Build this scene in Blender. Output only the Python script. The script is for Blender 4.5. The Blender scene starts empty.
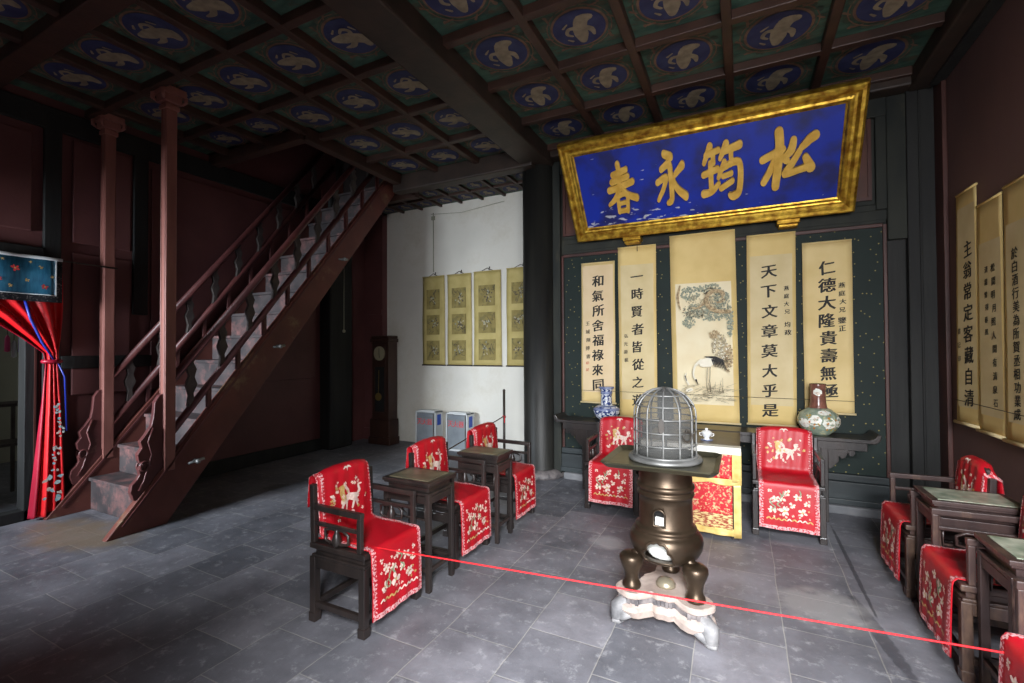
import bpy, bmesh, math, random
from mathutils import Vector, Matrix
random.seed(7)
PI = math.pi
sc = bpy.context.scene
COL = sc.collection
V = Vector

# ------------------------------------------------------------------ materials
def srgb(r, g, b):
    f = lambda c: (c/255/12.92) if c/255 <= .04045 else ((c/255+.055)/1.055)**2.4
    return (f(r), f(g), f(b), 1)

def newmat(name):
    m = bpy.data.materials.new(name); m.use_nodes = True
    nt = m.node_tree; b = nt.nodes['Principled BSDF']
    return m, nt, b

def mat(name, c1, c2=None, scale=6, stretch=(1, 1, 1), rough=.5, metal=0, bump=.15, detail=6, bscale=None,
        lo=.35, hi=.65, sheen=0, coat=0, c3=None, s3=3, t3=(.6, .7), rough2=None):
    """two-tone procedural material in object space, optional third colour patches and bump"""
    m, nt, b = newmat(name); N = nt.nodes; L = nt.links
    tc = N.new('ShaderNodeTexCoord'); mp = N.new('ShaderNodeMapping')
    mp.inputs['Scale'].default_value = stretch
    L.new(tc.outputs['Object'], mp.inputs[0])
    no = N.new('ShaderNodeTexNoise'); no.inputs['Scale'].default_value = scale; no.inputs['Detail'].default_value = detail
    L.new(mp.outputs[0], no.inputs[0])
    rp = N.new('ShaderNodeValToRGB'); rp.color_ramp.elements[0].position = lo; rp.color_ramp.elements[1].position = hi
    rp.color_ramp.elements[0].color = c1; rp.color_ramp.elements[1].color = c2 or c1
    L.new(no.outputs[0], rp.inputs[0]); col = rp.outputs[0]
    if c3:
        n3 = N.new('ShaderNodeTexNoise'); n3.inputs['Scale'].default_value = s3; n3.inputs['Detail'].default_value = 8
        n3.inputs['Roughness'].default_value = .7
        L.new(mp.outputs[0], n3.inputs[0])
        r3 = N.new('ShaderNodeValToRGB'); r3.color_ramp.elements[0].position, r3.color_ramp.elements[1].position = t3
        mx = N.new('ShaderNodeMixRGB'); mx.inputs[2].default_value = c3
        L.new(n3.outputs[0], r3.inputs[0]); L.new(r3.outputs[0], mx.inputs[0]); L.new(col, mx.inputs[1]); col = mx.outputs[0]
    L.new(col, b.inputs['Base Color'])
    b.inputs['Roughness'].default_value = rough; b.inputs['Metallic'].default_value = metal
    if sheen: b.inputs['Sheen Weight'].default_value = sheen
    if coat: b.inputs['Coat Weight'].default_value = coat; b.inputs['Coat Roughness'].default_value = .15
    if rough2 is not None:
        mr = N.new('ShaderNodeMapRange'); mr.inputs[3].default_value = rough; mr.inputs[4].default_value = rough2
        L.new(no.outputs[0], mr.inputs[0]); L.new(mr.outputs[0], b.inputs['Roughness'])
    if bump:
        bn = N.new('ShaderNodeTexNoise'); bn.inputs['Scale'].default_value = bscale or scale*4; bn.inputs['Detail'].default_value = 5
        L.new(mp.outputs[0], bn.inputs[0])
        bp = N.new('ShaderNodeBump'); bp.inputs['Strength'].default_value = bump; bp.inputs['Distance'].default_value = .01
        L.new(bn.outputs[0], bp.inputs['Height']); L.new(bp.outputs[0], b.inputs['Normal'])
    return m

M = {}
M['rosewood'] = mat('rosewood', srgb(34, 30, 29), srgb(50, 42, 39), 9, (1, 1, .25), rough=.34, bump=.12, coat=.15)
M['rosewood_worn'] = mat('rosewood_worn', srgb(50, 36, 35), srgb(70, 52, 48), 7, (1, 1, .3), rough=.4, bump=.15, coat=.1, c3=srgb(122, 96, 76), s3=5, t3=(.54, .74))
M['marble_top'] = mat('marble_top', srgb(120, 132, 112), srgb(176, 178, 160), 14, rough=.3, bump=.05, c3=srgb(150, 110, 104), s3=22, t3=(.58, .7))
M['marble_plain'] = mat('marble_plain', srgb(92, 88, 70), srgb(128, 120, 96), 10, rough=.38, bump=.05)
M['red_lacquer'] = mat('red_lacquer', srgb(80, 42, 42), srgb(104, 58, 56), 3, (1, 1, 1), rough=.42, bump=.15, c3=srgb(136, 108, 92), s3=5, t3=(.6, .8))
M['stringer_red'] = mat('stringer_red', srgb(96, 50, 44), srgb(118, 66, 56), 3, rough=.5, bump=.25, c3=srgb(150, 130, 96), s3=2.2, t3=(.56, .72))
M['pillar_paint'] = mat('pillar_paint', srgb(122, 74, 66), srgb(150, 98, 88), 6, (1, 1, .2), rough=.5, bump=.15)
M['tread'] = mat('tread', srgb(56, 51, 53), srgb(80, 72, 72), 5, rough=.6, bump=.2, c3=srgb(140, 96, 92), s3=4, t3=(.5, .7))
M['grey_carve'] = mat('grey_carve', srgb(66, 58, 56), srgb(86, 78, 74), 9, rough=.6, bump=.2)
M['wall_red'] = mat('wall_red', srgb(88, 50, 50), srgb(104, 62, 60), 1.6, rough=.62, bump=.12, bscale=30)
M['wall_red_side'] = mat('wall_red_side', srgb(96, 72, 70), srgb(112, 84, 80), 1.3, (1, 1, .5), rough=.6, bump=.12, bscale=24)
M['panel_red'] = mat('panel_red', srgb(68, 38, 29), srgb(86, 48, 37), 4, rough=.55, bump=.15)
M['trim_red'] = mat('trim_red', srgb(58, 31, 27), srgb(80, 44, 37), 5, (1, 1, .25), rough=.5, bump=.15)
M['green_wood'] = mat('green_wood', srgb(22, 26, 23), srgb(40, 42, 35), 6, (1, 1, .25), rough=.75, bump=.2, c3=srgb(84, 74, 54), s3=5, t3=(.6, .8))
M['black_wood'] = mat('black_wood', srgb(18, 18, 18), srgb(32, 32, 30), 8, (1, 1, .12), rough=.72, bump=.3)
M['column'] = mat('column', srgb(24, 24, 23), srgb(42, 41, 37), 7, (1, 1, .12), rough=.52, bump=.3, c3=srgb(120, 100, 70), s3=14, t3=(.7, .8))
M['base_wood'] = mat('base_wood', srgb(28, 33, 35), srgb(48, 55, 57), 5, (.3, 1, 1), rough=.55, bump=.25)
M['beam'] = mat('beam', srgb(54, 36, 30), srgb(70, 46, 37), 5, rough=.5, bump=.2)
M['beam_dark'] = mat('beam_dark', srgb(42, 32, 26), srgb(58, 44, 36), 5, rough=.55, bump=.2)
M['stone_pale'] = mat('stone_pale', srgb(150, 152, 152), srgb(182, 182, 178), 5, rough=.7, bump=.3)
M['kerb_stone'] = mat('kerb_stone', srgb(92, 94, 98), srgb(128, 128, 130), 4, rough=.7, bump=.3)
M['stone_base'] = mat('stone_base', srgb(160, 142, 132), srgb(186, 170, 160), 6, rough=.6, bump=.3, c3=srgb(140, 124, 118), s3=9, t3=(.55, .75))
M['stone_grey'] = mat('stone_grey', srgb(98, 98, 100), srgb(150, 148, 148), 9, rough=.6, bump=.35)
M['stone_dark'] = mat('stone_dark', srgb(80, 76, 78), srgb(136, 128, 126), 14, rough=.6, bump=.3)
M['plaster'] = mat('plaster', srgb(214, 210, 200), srgb(228, 224, 214), 1.2, rough=.85, bump=.1, bscale=9, c3=srgb(196, 188, 170), s3=1.2, t3=(.5, .8))
M['plaster_dim'] = mat('plaster_dim', srgb(150, 150, 132), srgb(168, 166, 146), 1.2, rough=.85, bump=.05)
M['gilt'] = mat('gilt', srgb(150, 104, 28), srgb(226, 186, 70), 16, rough=.38, metal=.75, bump=.5, bscale=26, c3=srgb(104, 50, 26), s3=6, t3=(.6, .74))
M['gilt_char'] = mat('gilt_char', srgb(206, 160, 62), srgb(228, 186, 88), 12, rough=.5, metal=.25, bump=.15)
M['paper'] = mat('paper', srgb(214, 188, 128), srgb(226, 202, 146), 3, rough=.75, bump=.08)
M['paper_warm'] = mat('paper_warm', srgb(212, 184, 118), srgb(224, 198, 134), 3, rough=.75, bump=.05)
M['silk_inner'] = mat('silk_inner', srgb(204, 184, 136), srgb(216, 198, 154), 4, rough=.7, bump=.05)
M['silk_pale'] = mat('silk_pale', srgb(226, 210, 172), srgb(234, 222, 188), 4, rough=.7, bump=.05)
M['silk_blush'] = mat('silk_blush', srgb(216, 190, 148), srgb(224, 200, 162), 4, rough=.7, bump=.05)
M['scroll_old'] = mat('scroll_old', srgb(176, 158, 96), srgb(192, 174, 112), 5, rough=.75, bump=.05)
M['scroll_old_inner'] = mat('scroll_old_inner', srgb(132, 116, 62), srgb(150, 134, 78), 8, rough=.75, bump=.05, c3=srgb(84, 84, 56), s3=10, t3=(.52, .68))
M['ink'] = mat('ink', srgb(30, 27, 24), rough=.7, bump=0)
M['ink_soft'] = mat('ink_soft', srgb(88, 78, 62), rough=.8, bump=0)
M['ink_teal'] = mat('ink_teal', srgb(110, 122, 112), srgb(178, 178, 152), 60, rough=.8, bump=0)
M['ink_brown'] = mat('ink_brown', srgb(134, 112, 84), srgb(206, 184, 144), 60, rough=.8, bump=0)
M['ink_grey'] = mat('ink_grey', srgb(150, 140, 116), srgb(186, 174, 142), 30, rough=.8, bump=0)
M['ink_white'] = mat('ink_white', srgb(236, 230, 210), rough=.8, bump=0)
M['seal_red'] = mat('seal_red', srgb(186, 92, 66), rough=.8, bump=0)
M['bronze'] = mat('bronze', srgb(62, 51, 40), srgb(84, 70, 56), 6, rough=.26, metal=.75, bump=.06, rough2=.45)
M['tray_bronze'] = mat('tray_bronze', srgb(72, 70, 56), srgb(94, 90, 72), 5, rough=.3, metal=.7, bump=.06)
M['pewter'] = mat('pewter', srgb(112, 112, 110), srgb(146, 146, 144), 9, rough=.5, metal=.6, bump=.05)
M['ash'] = mat('ash', srgb(212, 212, 206), srgb(232, 232, 226), 9, rough=.9, bump=.3)
M['soot'] = mat('soot', srgb(20, 18, 17), rough=.9, bump=.1)
M['satin'] = mat('satin', srgb(172, 10, 26), srgb(192, 18, 36), 4, (1, 1, 1), rough=.42, bump=.12, bscale=300)
M['satin_deep'] = mat('satin_deep', srgb(164, 10, 34), srgb(190, 18, 44), 4, rough=.45, bump=.1, sheen=0)
M['lace'] = mat('lace', srgb(226, 176, 176), srgb(192, 40, 54), 95, rough=.7, bump=.3, lo=.48, hi=.56, detail=2)
M['thread_cream'] = mat('thread_cream', srgb(238, 222, 206), srgb(222, 190, 178), 60, rough=.6, bump=.2)
M['thread_gold'] = mat('thread_gold', srgb(214, 186, 120), srgb(190, 150, 84), 60, rough=.45, metal=.2, bump=.2)
M['thread_green'] = mat('thread_green', srgb(150, 160, 120), srgb(120, 140, 116), 60, rough=.6, bump=.2)
M['brocade'] = mat('brocade', srgb(190, 22, 38), srgb(206, 30, 44), 8, rough=.5, bump=.1, c3=srgb(206, 176, 128), s3=42, t3=(.53, .57))
M['brocade_wave'] = mat('brocade_wave', srgb(150, 60, 40), srgb(216, 192, 130), 26, (1, 1, 3), rough=.5, bump=.1, lo=.45, hi=.55)
M['gold_silk'] = mat('gold_silk', srgb(206, 170, 90), srgb(232, 204, 130), 12, rough=.34, metal=.15, bump=.15)
M['white_cloth'] = mat('white_cloth', srgb(232, 228, 216), rough=.7, bump=.05)
M['porcelain'] = mat('porcelain', srgb(238, 238, 238), rough=.15, bump=0)
M['blue_white'] = mat('blue_white', srgb(36, 56, 112), srgb(216, 220, 226), 38, rough=.15, bump=0, lo=.46, hi=.53, detail=3)
M['blue_glaze'] = mat('blue_glaze', srgb(84, 96, 140), srgb(150, 160, 190), 22, rough=.2, bump=0)
M['famille'] = mat('famille', srgb(120, 136, 120), srgb(152, 164, 146), 22, rough=.15, bump=0, c3=srgb(196, 190, 150), s3=26, t3=(.55, .62))
M['famille_neck'] = mat('famille_neck', srgb(100, 62, 54), srgb(132, 88, 74), 26, rough=.2, bump=0)
M['famille_pic'] = mat('famille_pic', srgb(232, 232, 222), srgb(190, 150, 120), 40, rough=.15, bump=0, lo=.55, hi=.68)
M['famille_leaf'] = mat('famille_leaf', srgb(160, 160, 60), srgb(190, 110, 60), 30, rough=.15, bump=0)
M['rope_red'] = mat('rope_red', srgb(214, 24, 34), rough=.6, bump=.1)
M['curtain_red'] = mat('curtain_red', srgb(206, 18, 26), srgb(222, 32, 36), 4, rough=.42, bump=.08, sheen=0)
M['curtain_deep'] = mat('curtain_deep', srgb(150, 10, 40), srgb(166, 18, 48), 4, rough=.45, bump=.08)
M['ribbon_blue'] = mat('ribbon_blue', srgb(30, 46, 140), rough=.4, bump=0)
M['valance_blue'] = mat('valance_blue', srgb(28, 84, 112), srgb(48, 108, 134), 9, (1, 6, 1), rough=.5, bump=.15)
M['border_dark'] = mat('border_dark', srgb(22, 24, 30), srgb(120, 112, 108), 60, rough=.6, bump=.1, lo=.55, hi=.66)
M['emb_cyan'] = mat('emb_cyan', srgb(130, 200, 210), srgb(230, 236, 230), 40, rough=.5, bump=0)
M['emb_red'] = mat('emb_red', srgb(196, 60, 60), rough=.5, bump=0)
M['box_white'] = mat('box_white', srgb(206, 210, 210), srgb(216, 218, 218), 3, rough=.4, bump=0)
M['box_glass'] = mat('box_glass', srgb(120, 126, 132), srgb(150, 156, 160), 2.5, rough=.15, bump=0)
M['label_blue'] = mat('label_blue', srgb(40, 84, 190), rough=.5, bump=0)
M['clock_wood'] = mat('clock_wood', srgb(48, 30, 26), srgb(62, 40, 32), 6, (1, 1, .3), rough=.4, bump=.1)
M['clock_face'] = mat('clock_face', srgb(150, 142, 116), rough=.5, bump=0)
M['boss_brass'] = mat('boss_brass', srgb(150, 140, 118), srgb(176, 166, 144), 8, rough=.35, metal=.6, bump=.05)
M['brass'] = mat('brass', srgb(190, 160, 96), rough=.3, metal=.8, bump=0)
M['iron'] = mat('iron', srgb(46, 42, 38), srgb(62, 54, 46), 9, rough=.5, bump=.1)
M['string'] = mat('string', srgb(70, 58, 42), rough=.8, bump=0)
M['coffer_green'] = mat('coffer_green', srgb(40, 68, 58), srgb(72, 102, 86), 4.5, (1, 3, 1), rough=.7, bump=.2, c3=srgb(84, 66, 48), s3=3.4, t3=(.52, .68))
M['coffer_blue'] = mat('coffer_blue', srgb(36, 40, 78), srgb(50, 56, 92), 9, rough=.7, bump=.1)
M['coffer_tan'] = mat('coffer_tan', srgb(118, 106, 88), srgb(146, 132, 108), 14, rough=.7, bump=.1)
M['coffer_ring'] = mat('coffer_ring', srgb(96, 72, 60), srgb(126, 96, 76), 12, rough=.7, bump=.1)
M['coffer_dark'] = mat('coffer_dark', srgb(52, 68, 58), srgb(76, 84, 68), 12, rough=.7, bump=.1)
M['void'] = mat('void', srgb(36, 26, 24), rough=.9, bump=.05)
M['tassel_pink'] = mat('tassel_pink', srgb(206, 70, 120), rough=.7, bump=0)
M['tassel_purple'] = mat('tassel_purple', srgb(110, 70, 140), rough=.7, bump=0)

def special_floor():
    m, nt, b = newmat('floor_slabs'); N = nt.nodes; L = nt.links
    tc = N.new('ShaderNodeTexCoord'); mp = N.new('ShaderNodeMapping')
    mp.inputs['Rotation'].default_value = (0, 0, PI/2)     # courses run along Y
    mp.inputs['Location'].default_value = (.30, -.20, 0)
    L.new(tc.outputs['Object'], mp.inputs[0])
    # slight wobble of the joints
    wn = N.new('ShaderNodeTexNoise'); wn.inputs['Scale'].default_value = 2.2
    L.new(tc.outputs['Object'], wn.inputs[0])
    vm = N.new('ShaderNodeVectorMath'); vm.operation = 'MULTIPLY_ADD'
    vm.inputs[1].default_value = (.03, .03, 0)
    L.new(wn.outputs['Color'], vm.inputs[0]); L.new(mp.outputs[0], vm.inputs[2])
    def brick(mortar, smooth):
        bk = N.new('ShaderNodeTexBrick'); bk.offset = .5; bk.offset_frequency = 2; bk.squash = 1
        bk.inputs['Scale'].default_value = 1; bk.inputs['Brick Width'].default_value = .425
        bk.inputs['Row Height'].default_value = .432; bk.inputs['Mortar Size'].default_value = mortar
        bk.inputs['Mortar Smooth'].default_value = smooth; bk.inputs['Bias'].default_value = 0
        bk.inputs['Color1'].default_value = srgb(104, 105, 112); bk.inputs['Color2'].default_value = srgb(128, 127, 134)
        bk.inputs['Mortar'].default_value = srgb(150, 148, 146)
        L.new(vm.outputs[0], bk.inputs[0]); return bk
    bk = brick(.0035, .3)
    n1 = N.new('ShaderNodeTexNoise'); n1.inputs['Scale'].default_value = 2.6; n1.inputs['Detail'].default_value = 10; n1.inputs['Roughness'].default_value = .65
    L.new(tc.outputs['Object'], n1.inputs[0])
    r1 = N.new('ShaderNodeValToRGB'); r1.color_ramp.elements[0].position = .34; r1.color_ramp.elements[0].color = (.62, .62, .62, 1)
    r1.color_ramp.elements[1].position = .7; r1.color_ramp.elements[1].color = (1.28, 1.27, 1.25, 1)
    L.new(n1.outputs[0], r1.inputs[0])
    mu = N.new('ShaderNodeMixRGB'); mu.blend_type = 'MULTIPLY'; mu.inputs[0].default_value = 1
    L.new(bk.outputs[0], mu.inputs[1]); L.new(r1.outputs[0], mu.inputs[2])
    # fine chalky scuffs
    n2 = N.new('ShaderNodeTexNoise'); n2.inputs['Scale'].default_value = 11; n2.inputs['Detail'].default_value = 12; n2.inputs['Roughness'].default_value = .75
    L.new(tc.outputs['Object'], n2.inputs[0])
    r2 = N.new('ShaderNodeValToRGB'); r2.color_ramp.elements[0].position = .54; r2.color_ramp.elements[1].position = .76
    r2.color_ramp.elements[1].color = (.75, .75, .75, 1)
    L.new(n2.outputs[0], r2.inputs[0])
    mx = N.new('ShaderNodeMixRGB'); mx.inputs[2].default_value = srgb(190, 190, 192)
    L.new(r2.outputs[0], mx.inputs[0]); L.new(mu.outputs[0], mx.inputs[1])
    # stains with a place of their own: dark damp streak and ochre worn patch
    def spot(cx, cy, rx, ry, rot, colr, amt, src, nsc=5, thr=(.25, .6)):
        mp2 = N.new('ShaderNodeMapping'); mp2.vector_type = 'TEXTURE'
        mp2.inputs['Location'].default_value = (cx, cy, 0); mp2.inputs['Rotation'].default_value = (0, 0, rot); mp2.inputs['Scale'].default_value = (rx, ry, 1)
        L.new(tc.outputs['Object'], mp2.inputs[0])
        gr = N.new('ShaderNodeTexGradient'); gr.gradient_type = 'SPHERICAL'; L.new(mp2.outputs[0], gr.inputs[0])
        nn = N.new('ShaderNodeTexNoise'); nn.inputs['Scale'].default_value = nsc; nn.inputs['Detail'].default_value = 9
        L.new(tc.outputs['Object'], nn.inputs[0])
        ml = N.new('ShaderNodeMath'); ml.operation = 'MULTIPLY'; L.new(gr.outputs[1], ml.inputs[0]); L.new(nn.outputs[0], ml.inputs[1])
        rr = N.new('ShaderNodeValToRGB'); rr.color_ramp.elements[0].position = thr[0]*.5; rr.color_ramp.elements[1].position = thr[1]*.5
        rr.color_ramp.elements[1].color = (amt, amt, amt, 1)
        L.new(ml.outputs[0], rr.inputs[0])
        m2 = N.new('ShaderNodeMixRGB'); m2.inputs[2].default_value = colr
        L.new(rr.outputs[0], m2.inputs[0]); L.new(src, m2.inputs[1]); return m2.outputs[0]
    c = mx.outputs[0]
    c = spot(-5.2, 1.95, 1.0, .45, .1, srgb(138, 116, 84), .6, c)
    c = spot(.66, 3.25, .055, .62, .14, srgb(54, 54, 60), .65, c, 22, (.2, .36))
    c = spot(.42, 3.42, .42, .38, .0, srgb(160, 158, 156), .6, c, 9, (.25, .6))
    c = spot(-3.0, 5.9, .35, .1, .0, srgb(170, 168, 166), .6, c, 4, (.2, .4))
    c = spot(-1.02, 3.78, .22, .22, .0, srgb(158, 158, 160), .7, c, 6, (.25, .6))
    c = spot(.69, 4.2, .02, 1.1, .0, srgb(50, 50, 56), .7, c, 18, (.2, .36))
    L.new(c, b.inputs['Base Color'])
    b.inputs['Roughness'].default_value = .55
    mr = N.new('ShaderNodeMapRange'); mr.inputs[3].default_value = .38; mr.inputs[4].default_value = .68
    L.new(n1.outputs[0], mr.inputs[0]); L.new(mr.outputs[0], b.inputs['Roughness'])
    bk2 = brick(.006, .6)
    inv = N.new('ShaderNodeMath'); inv.operation = 'MULTIPLY_ADD'; inv.inputs[1].default_value = -.35; 
    L.new(bk2.outputs['Fac'], inv.inputs[0]); L.new(n2.outputs[0], inv.inputs[2])
    bp = N.new('ShaderNodeBump'); bp.inputs['Strength'].default_value = .35; bp.inputs['Distance'].default_value = .01
    L.new(inv.outputs[0], bp.inputs['Height']); L.new(bp.outputs[0], b.inputs['Normal'])
    return m
M['floor'] = special_floor()

def special_flecked():
    m, nt, b = newmat('green_flecked'); N = nt.nodes; L = nt.links
    tc = N.new('ShaderNodeTexCoord'); mp = N.new('ShaderNodeMapping'); mp.inputs['Rotation'].default_value = (-PI/2, 0, 0)
    L.new(tc.outputs['Object'], mp.inputs[0])
    v = N.new('ShaderNodeTexVoronoi'); v.voronoi_dimensions = '2D'; v.inputs['Scale'].default_value = 9.5; L.new(mp.outputs[0], v.inputs[0])
    r = N.new('ShaderNodeValToRGB'); r.color_ramp.elements[0].position = .045; r.color_ramp.elements[0].color = (1, 1, 1, 1)
    r.color_ramp.elements[1].position = .065; r.color_ramp.elements[1].color = (0, 0, 0, 1)
    L.new(v.outputs['Distance'], r.inputs[0])
    n = N.new('ShaderNodeTexNoise'); n.inputs['Scale'].default_value = 4; n.inputs['Detail'].default_value = 8; L.new(tc.outputs['Object'], n.inputs[0])
    rg = N.new('ShaderNodeValToRGB'); rg.color_ramp.elements[0].color = srgb(14, 26, 24); rg.color_ramp.elements[1].color = srgb(28, 42, 38)
    L.new(n.outputs[0], rg.inputs[0])
    mx = N.new('ShaderNodeMixRGB'); mx.inputs[2].default_value = srgb(142, 130, 74)
    L.new(r.outputs[0], mx.inputs[0]); L.new(rg.outputs[0], mx.inputs[1]); L.new(mx.outputs[0], b.inputs['Base Color'])
    b.inputs['Roughness'].default_value = .65; b.inputs['Specular IOR Level'].default_value = .3
    return m
M['flecked'] = special_flecked()

def special_blue():
    """blue sign ground with worn scratches near the lower edge (the wear has its own place)"""
    m, nt, b = newmat('sign_blue'); N = nt.nodes; L = nt.links
    tc = N.new('ShaderNodeTexCoord')
    n = N.new('ShaderNodeTexNoise'); n.inputs['Scale'].default_value = 3.5; n.inputs['Detail'].default_value = 7; L.new(tc.outputs['Object'], n.inputs[0])
    rg = N.new('ShaderNodeValToRGB'); rg.color_ramp.elements[0].position = .36; rg.color_ramp.elements[1].position = .56
    rg.color_ramp.elements[0].color = srgb(28, 34, 96); rg.color_ramp.elements[1].color = srgb(14, 44, 160)
    L.new(n.outputs[0], rg.inputs[0])
    mp = N.new('ShaderNodeMapping'); mp.inputs['Scale'].default_value = (5, 1, 18); L.new(tc.outputs['Object'], mp.inputs[0])
    s = N.new('ShaderNodeTexNoise'); s.inputs['Scale'].default_value = 1.6; s.inputs['Detail'].default_value = 6; L.new(mp.outputs[0], s.inputs[0])
    sx = N.new('ShaderNodeSeparateXYZ'); L.new(tc.outputs['Object'], sx.inputs[0])
    mr = N.new('ShaderNodeMapRange'); mr.inputs[1].default_value = .16; mr.inputs[2].default_value = .42; mr.inputs[3].default_value = 0; mr.inputs[4].default_value = .16
    L.new(sx.outputs[2], mr.inputs[0])
    mrx = N.new('ShaderNodeMapRange'); mrx.inputs[1].default_value = -.9; mrx.inputs[2].default_value = .7; mrx.inputs[3].default_value = 0; mrx.inputs[4].default_value = .14
    L.new(sx.outputs[0], mrx.inputs[0])
    a = N.new('ShaderNodeMath'); a.operation = 'SUBTRACT'; L.new(s.outputs[0], a.inputs[0]); L.new(mr.outputs[0], a.inputs[1])
    a2 = N.new('ShaderNodeMath'); a2.operation = 'SUBTRACT'; L.new(a.outputs[0], a2.inputs[0]); L.new(mrx.outputs[0], a2.inputs[1])
    r = N.new('ShaderNodeValToRGB'); r.color_ramp.elements[0].position = .535; r.color_ramp.elements[1].position = .56
    L.new(a2.outputs[0], r.inputs[0])
    mx = N.new('ShaderNodeMixRGB'); mx.inputs[2].default_value = srgb(176, 178, 190)
    L.new(r.outputs[0], mx.inputs[0]); L.new(rg.outputs[0], mx.inputs[1]); L.new(mx.outputs[0], b.inputs['Base Color'])
    b.inputs['Roughness'].default_value = .45
    return m
M['sign_blue'] = special_blue()

def special_gauze():
    m, nt, b = newmat('wire_gauze'); N = nt.nodes; L = nt.links
    b.inputs['Base Color'].default_value = srgb(92, 92, 90); b.inputs['Metallic'].default_value = 0; b.inputs['Roughness'].default_value = .9; b.inputs['Specular IOR Level'].default_value = .1
    tc = N.new('ShaderNodeTexCoord'); ck = N.new('ShaderNodeTexNoise'); ck.inputs['Scale'].default_value = 900
    L.new(tc.outputs['Object'], ck.inputs[0])
    mr = N.new('ShaderNodeMapRange'); mr.inputs[3].default_value = .4; mr.inputs[4].default_value = .7; L.new(ck.outputs[0], mr.inputs[0])
    tr = N.new('ShaderNodeBsdfTransparent'); ms = N.new('ShaderNodeMixShader')
    L.new(mr.outputs[0], ms.inputs[0]); L.new(b.outputs[0], ms.inputs[1]); L.new(tr.outputs[0], ms.inputs[2])
    L.new(ms.outputs[0], N['Material Output'].inputs[0]); return m
M['gauze'] = special_gauze()
gm, gnt, gb = newmat('pane_glass'); gb.inputs['Roughness'].default_value = .05; gb.inputs['Alpha'].default_value = .25; gb.inputs['Base Color'].default_value = (.8, .85, .85, 1)
M['pane'] = gm

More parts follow.
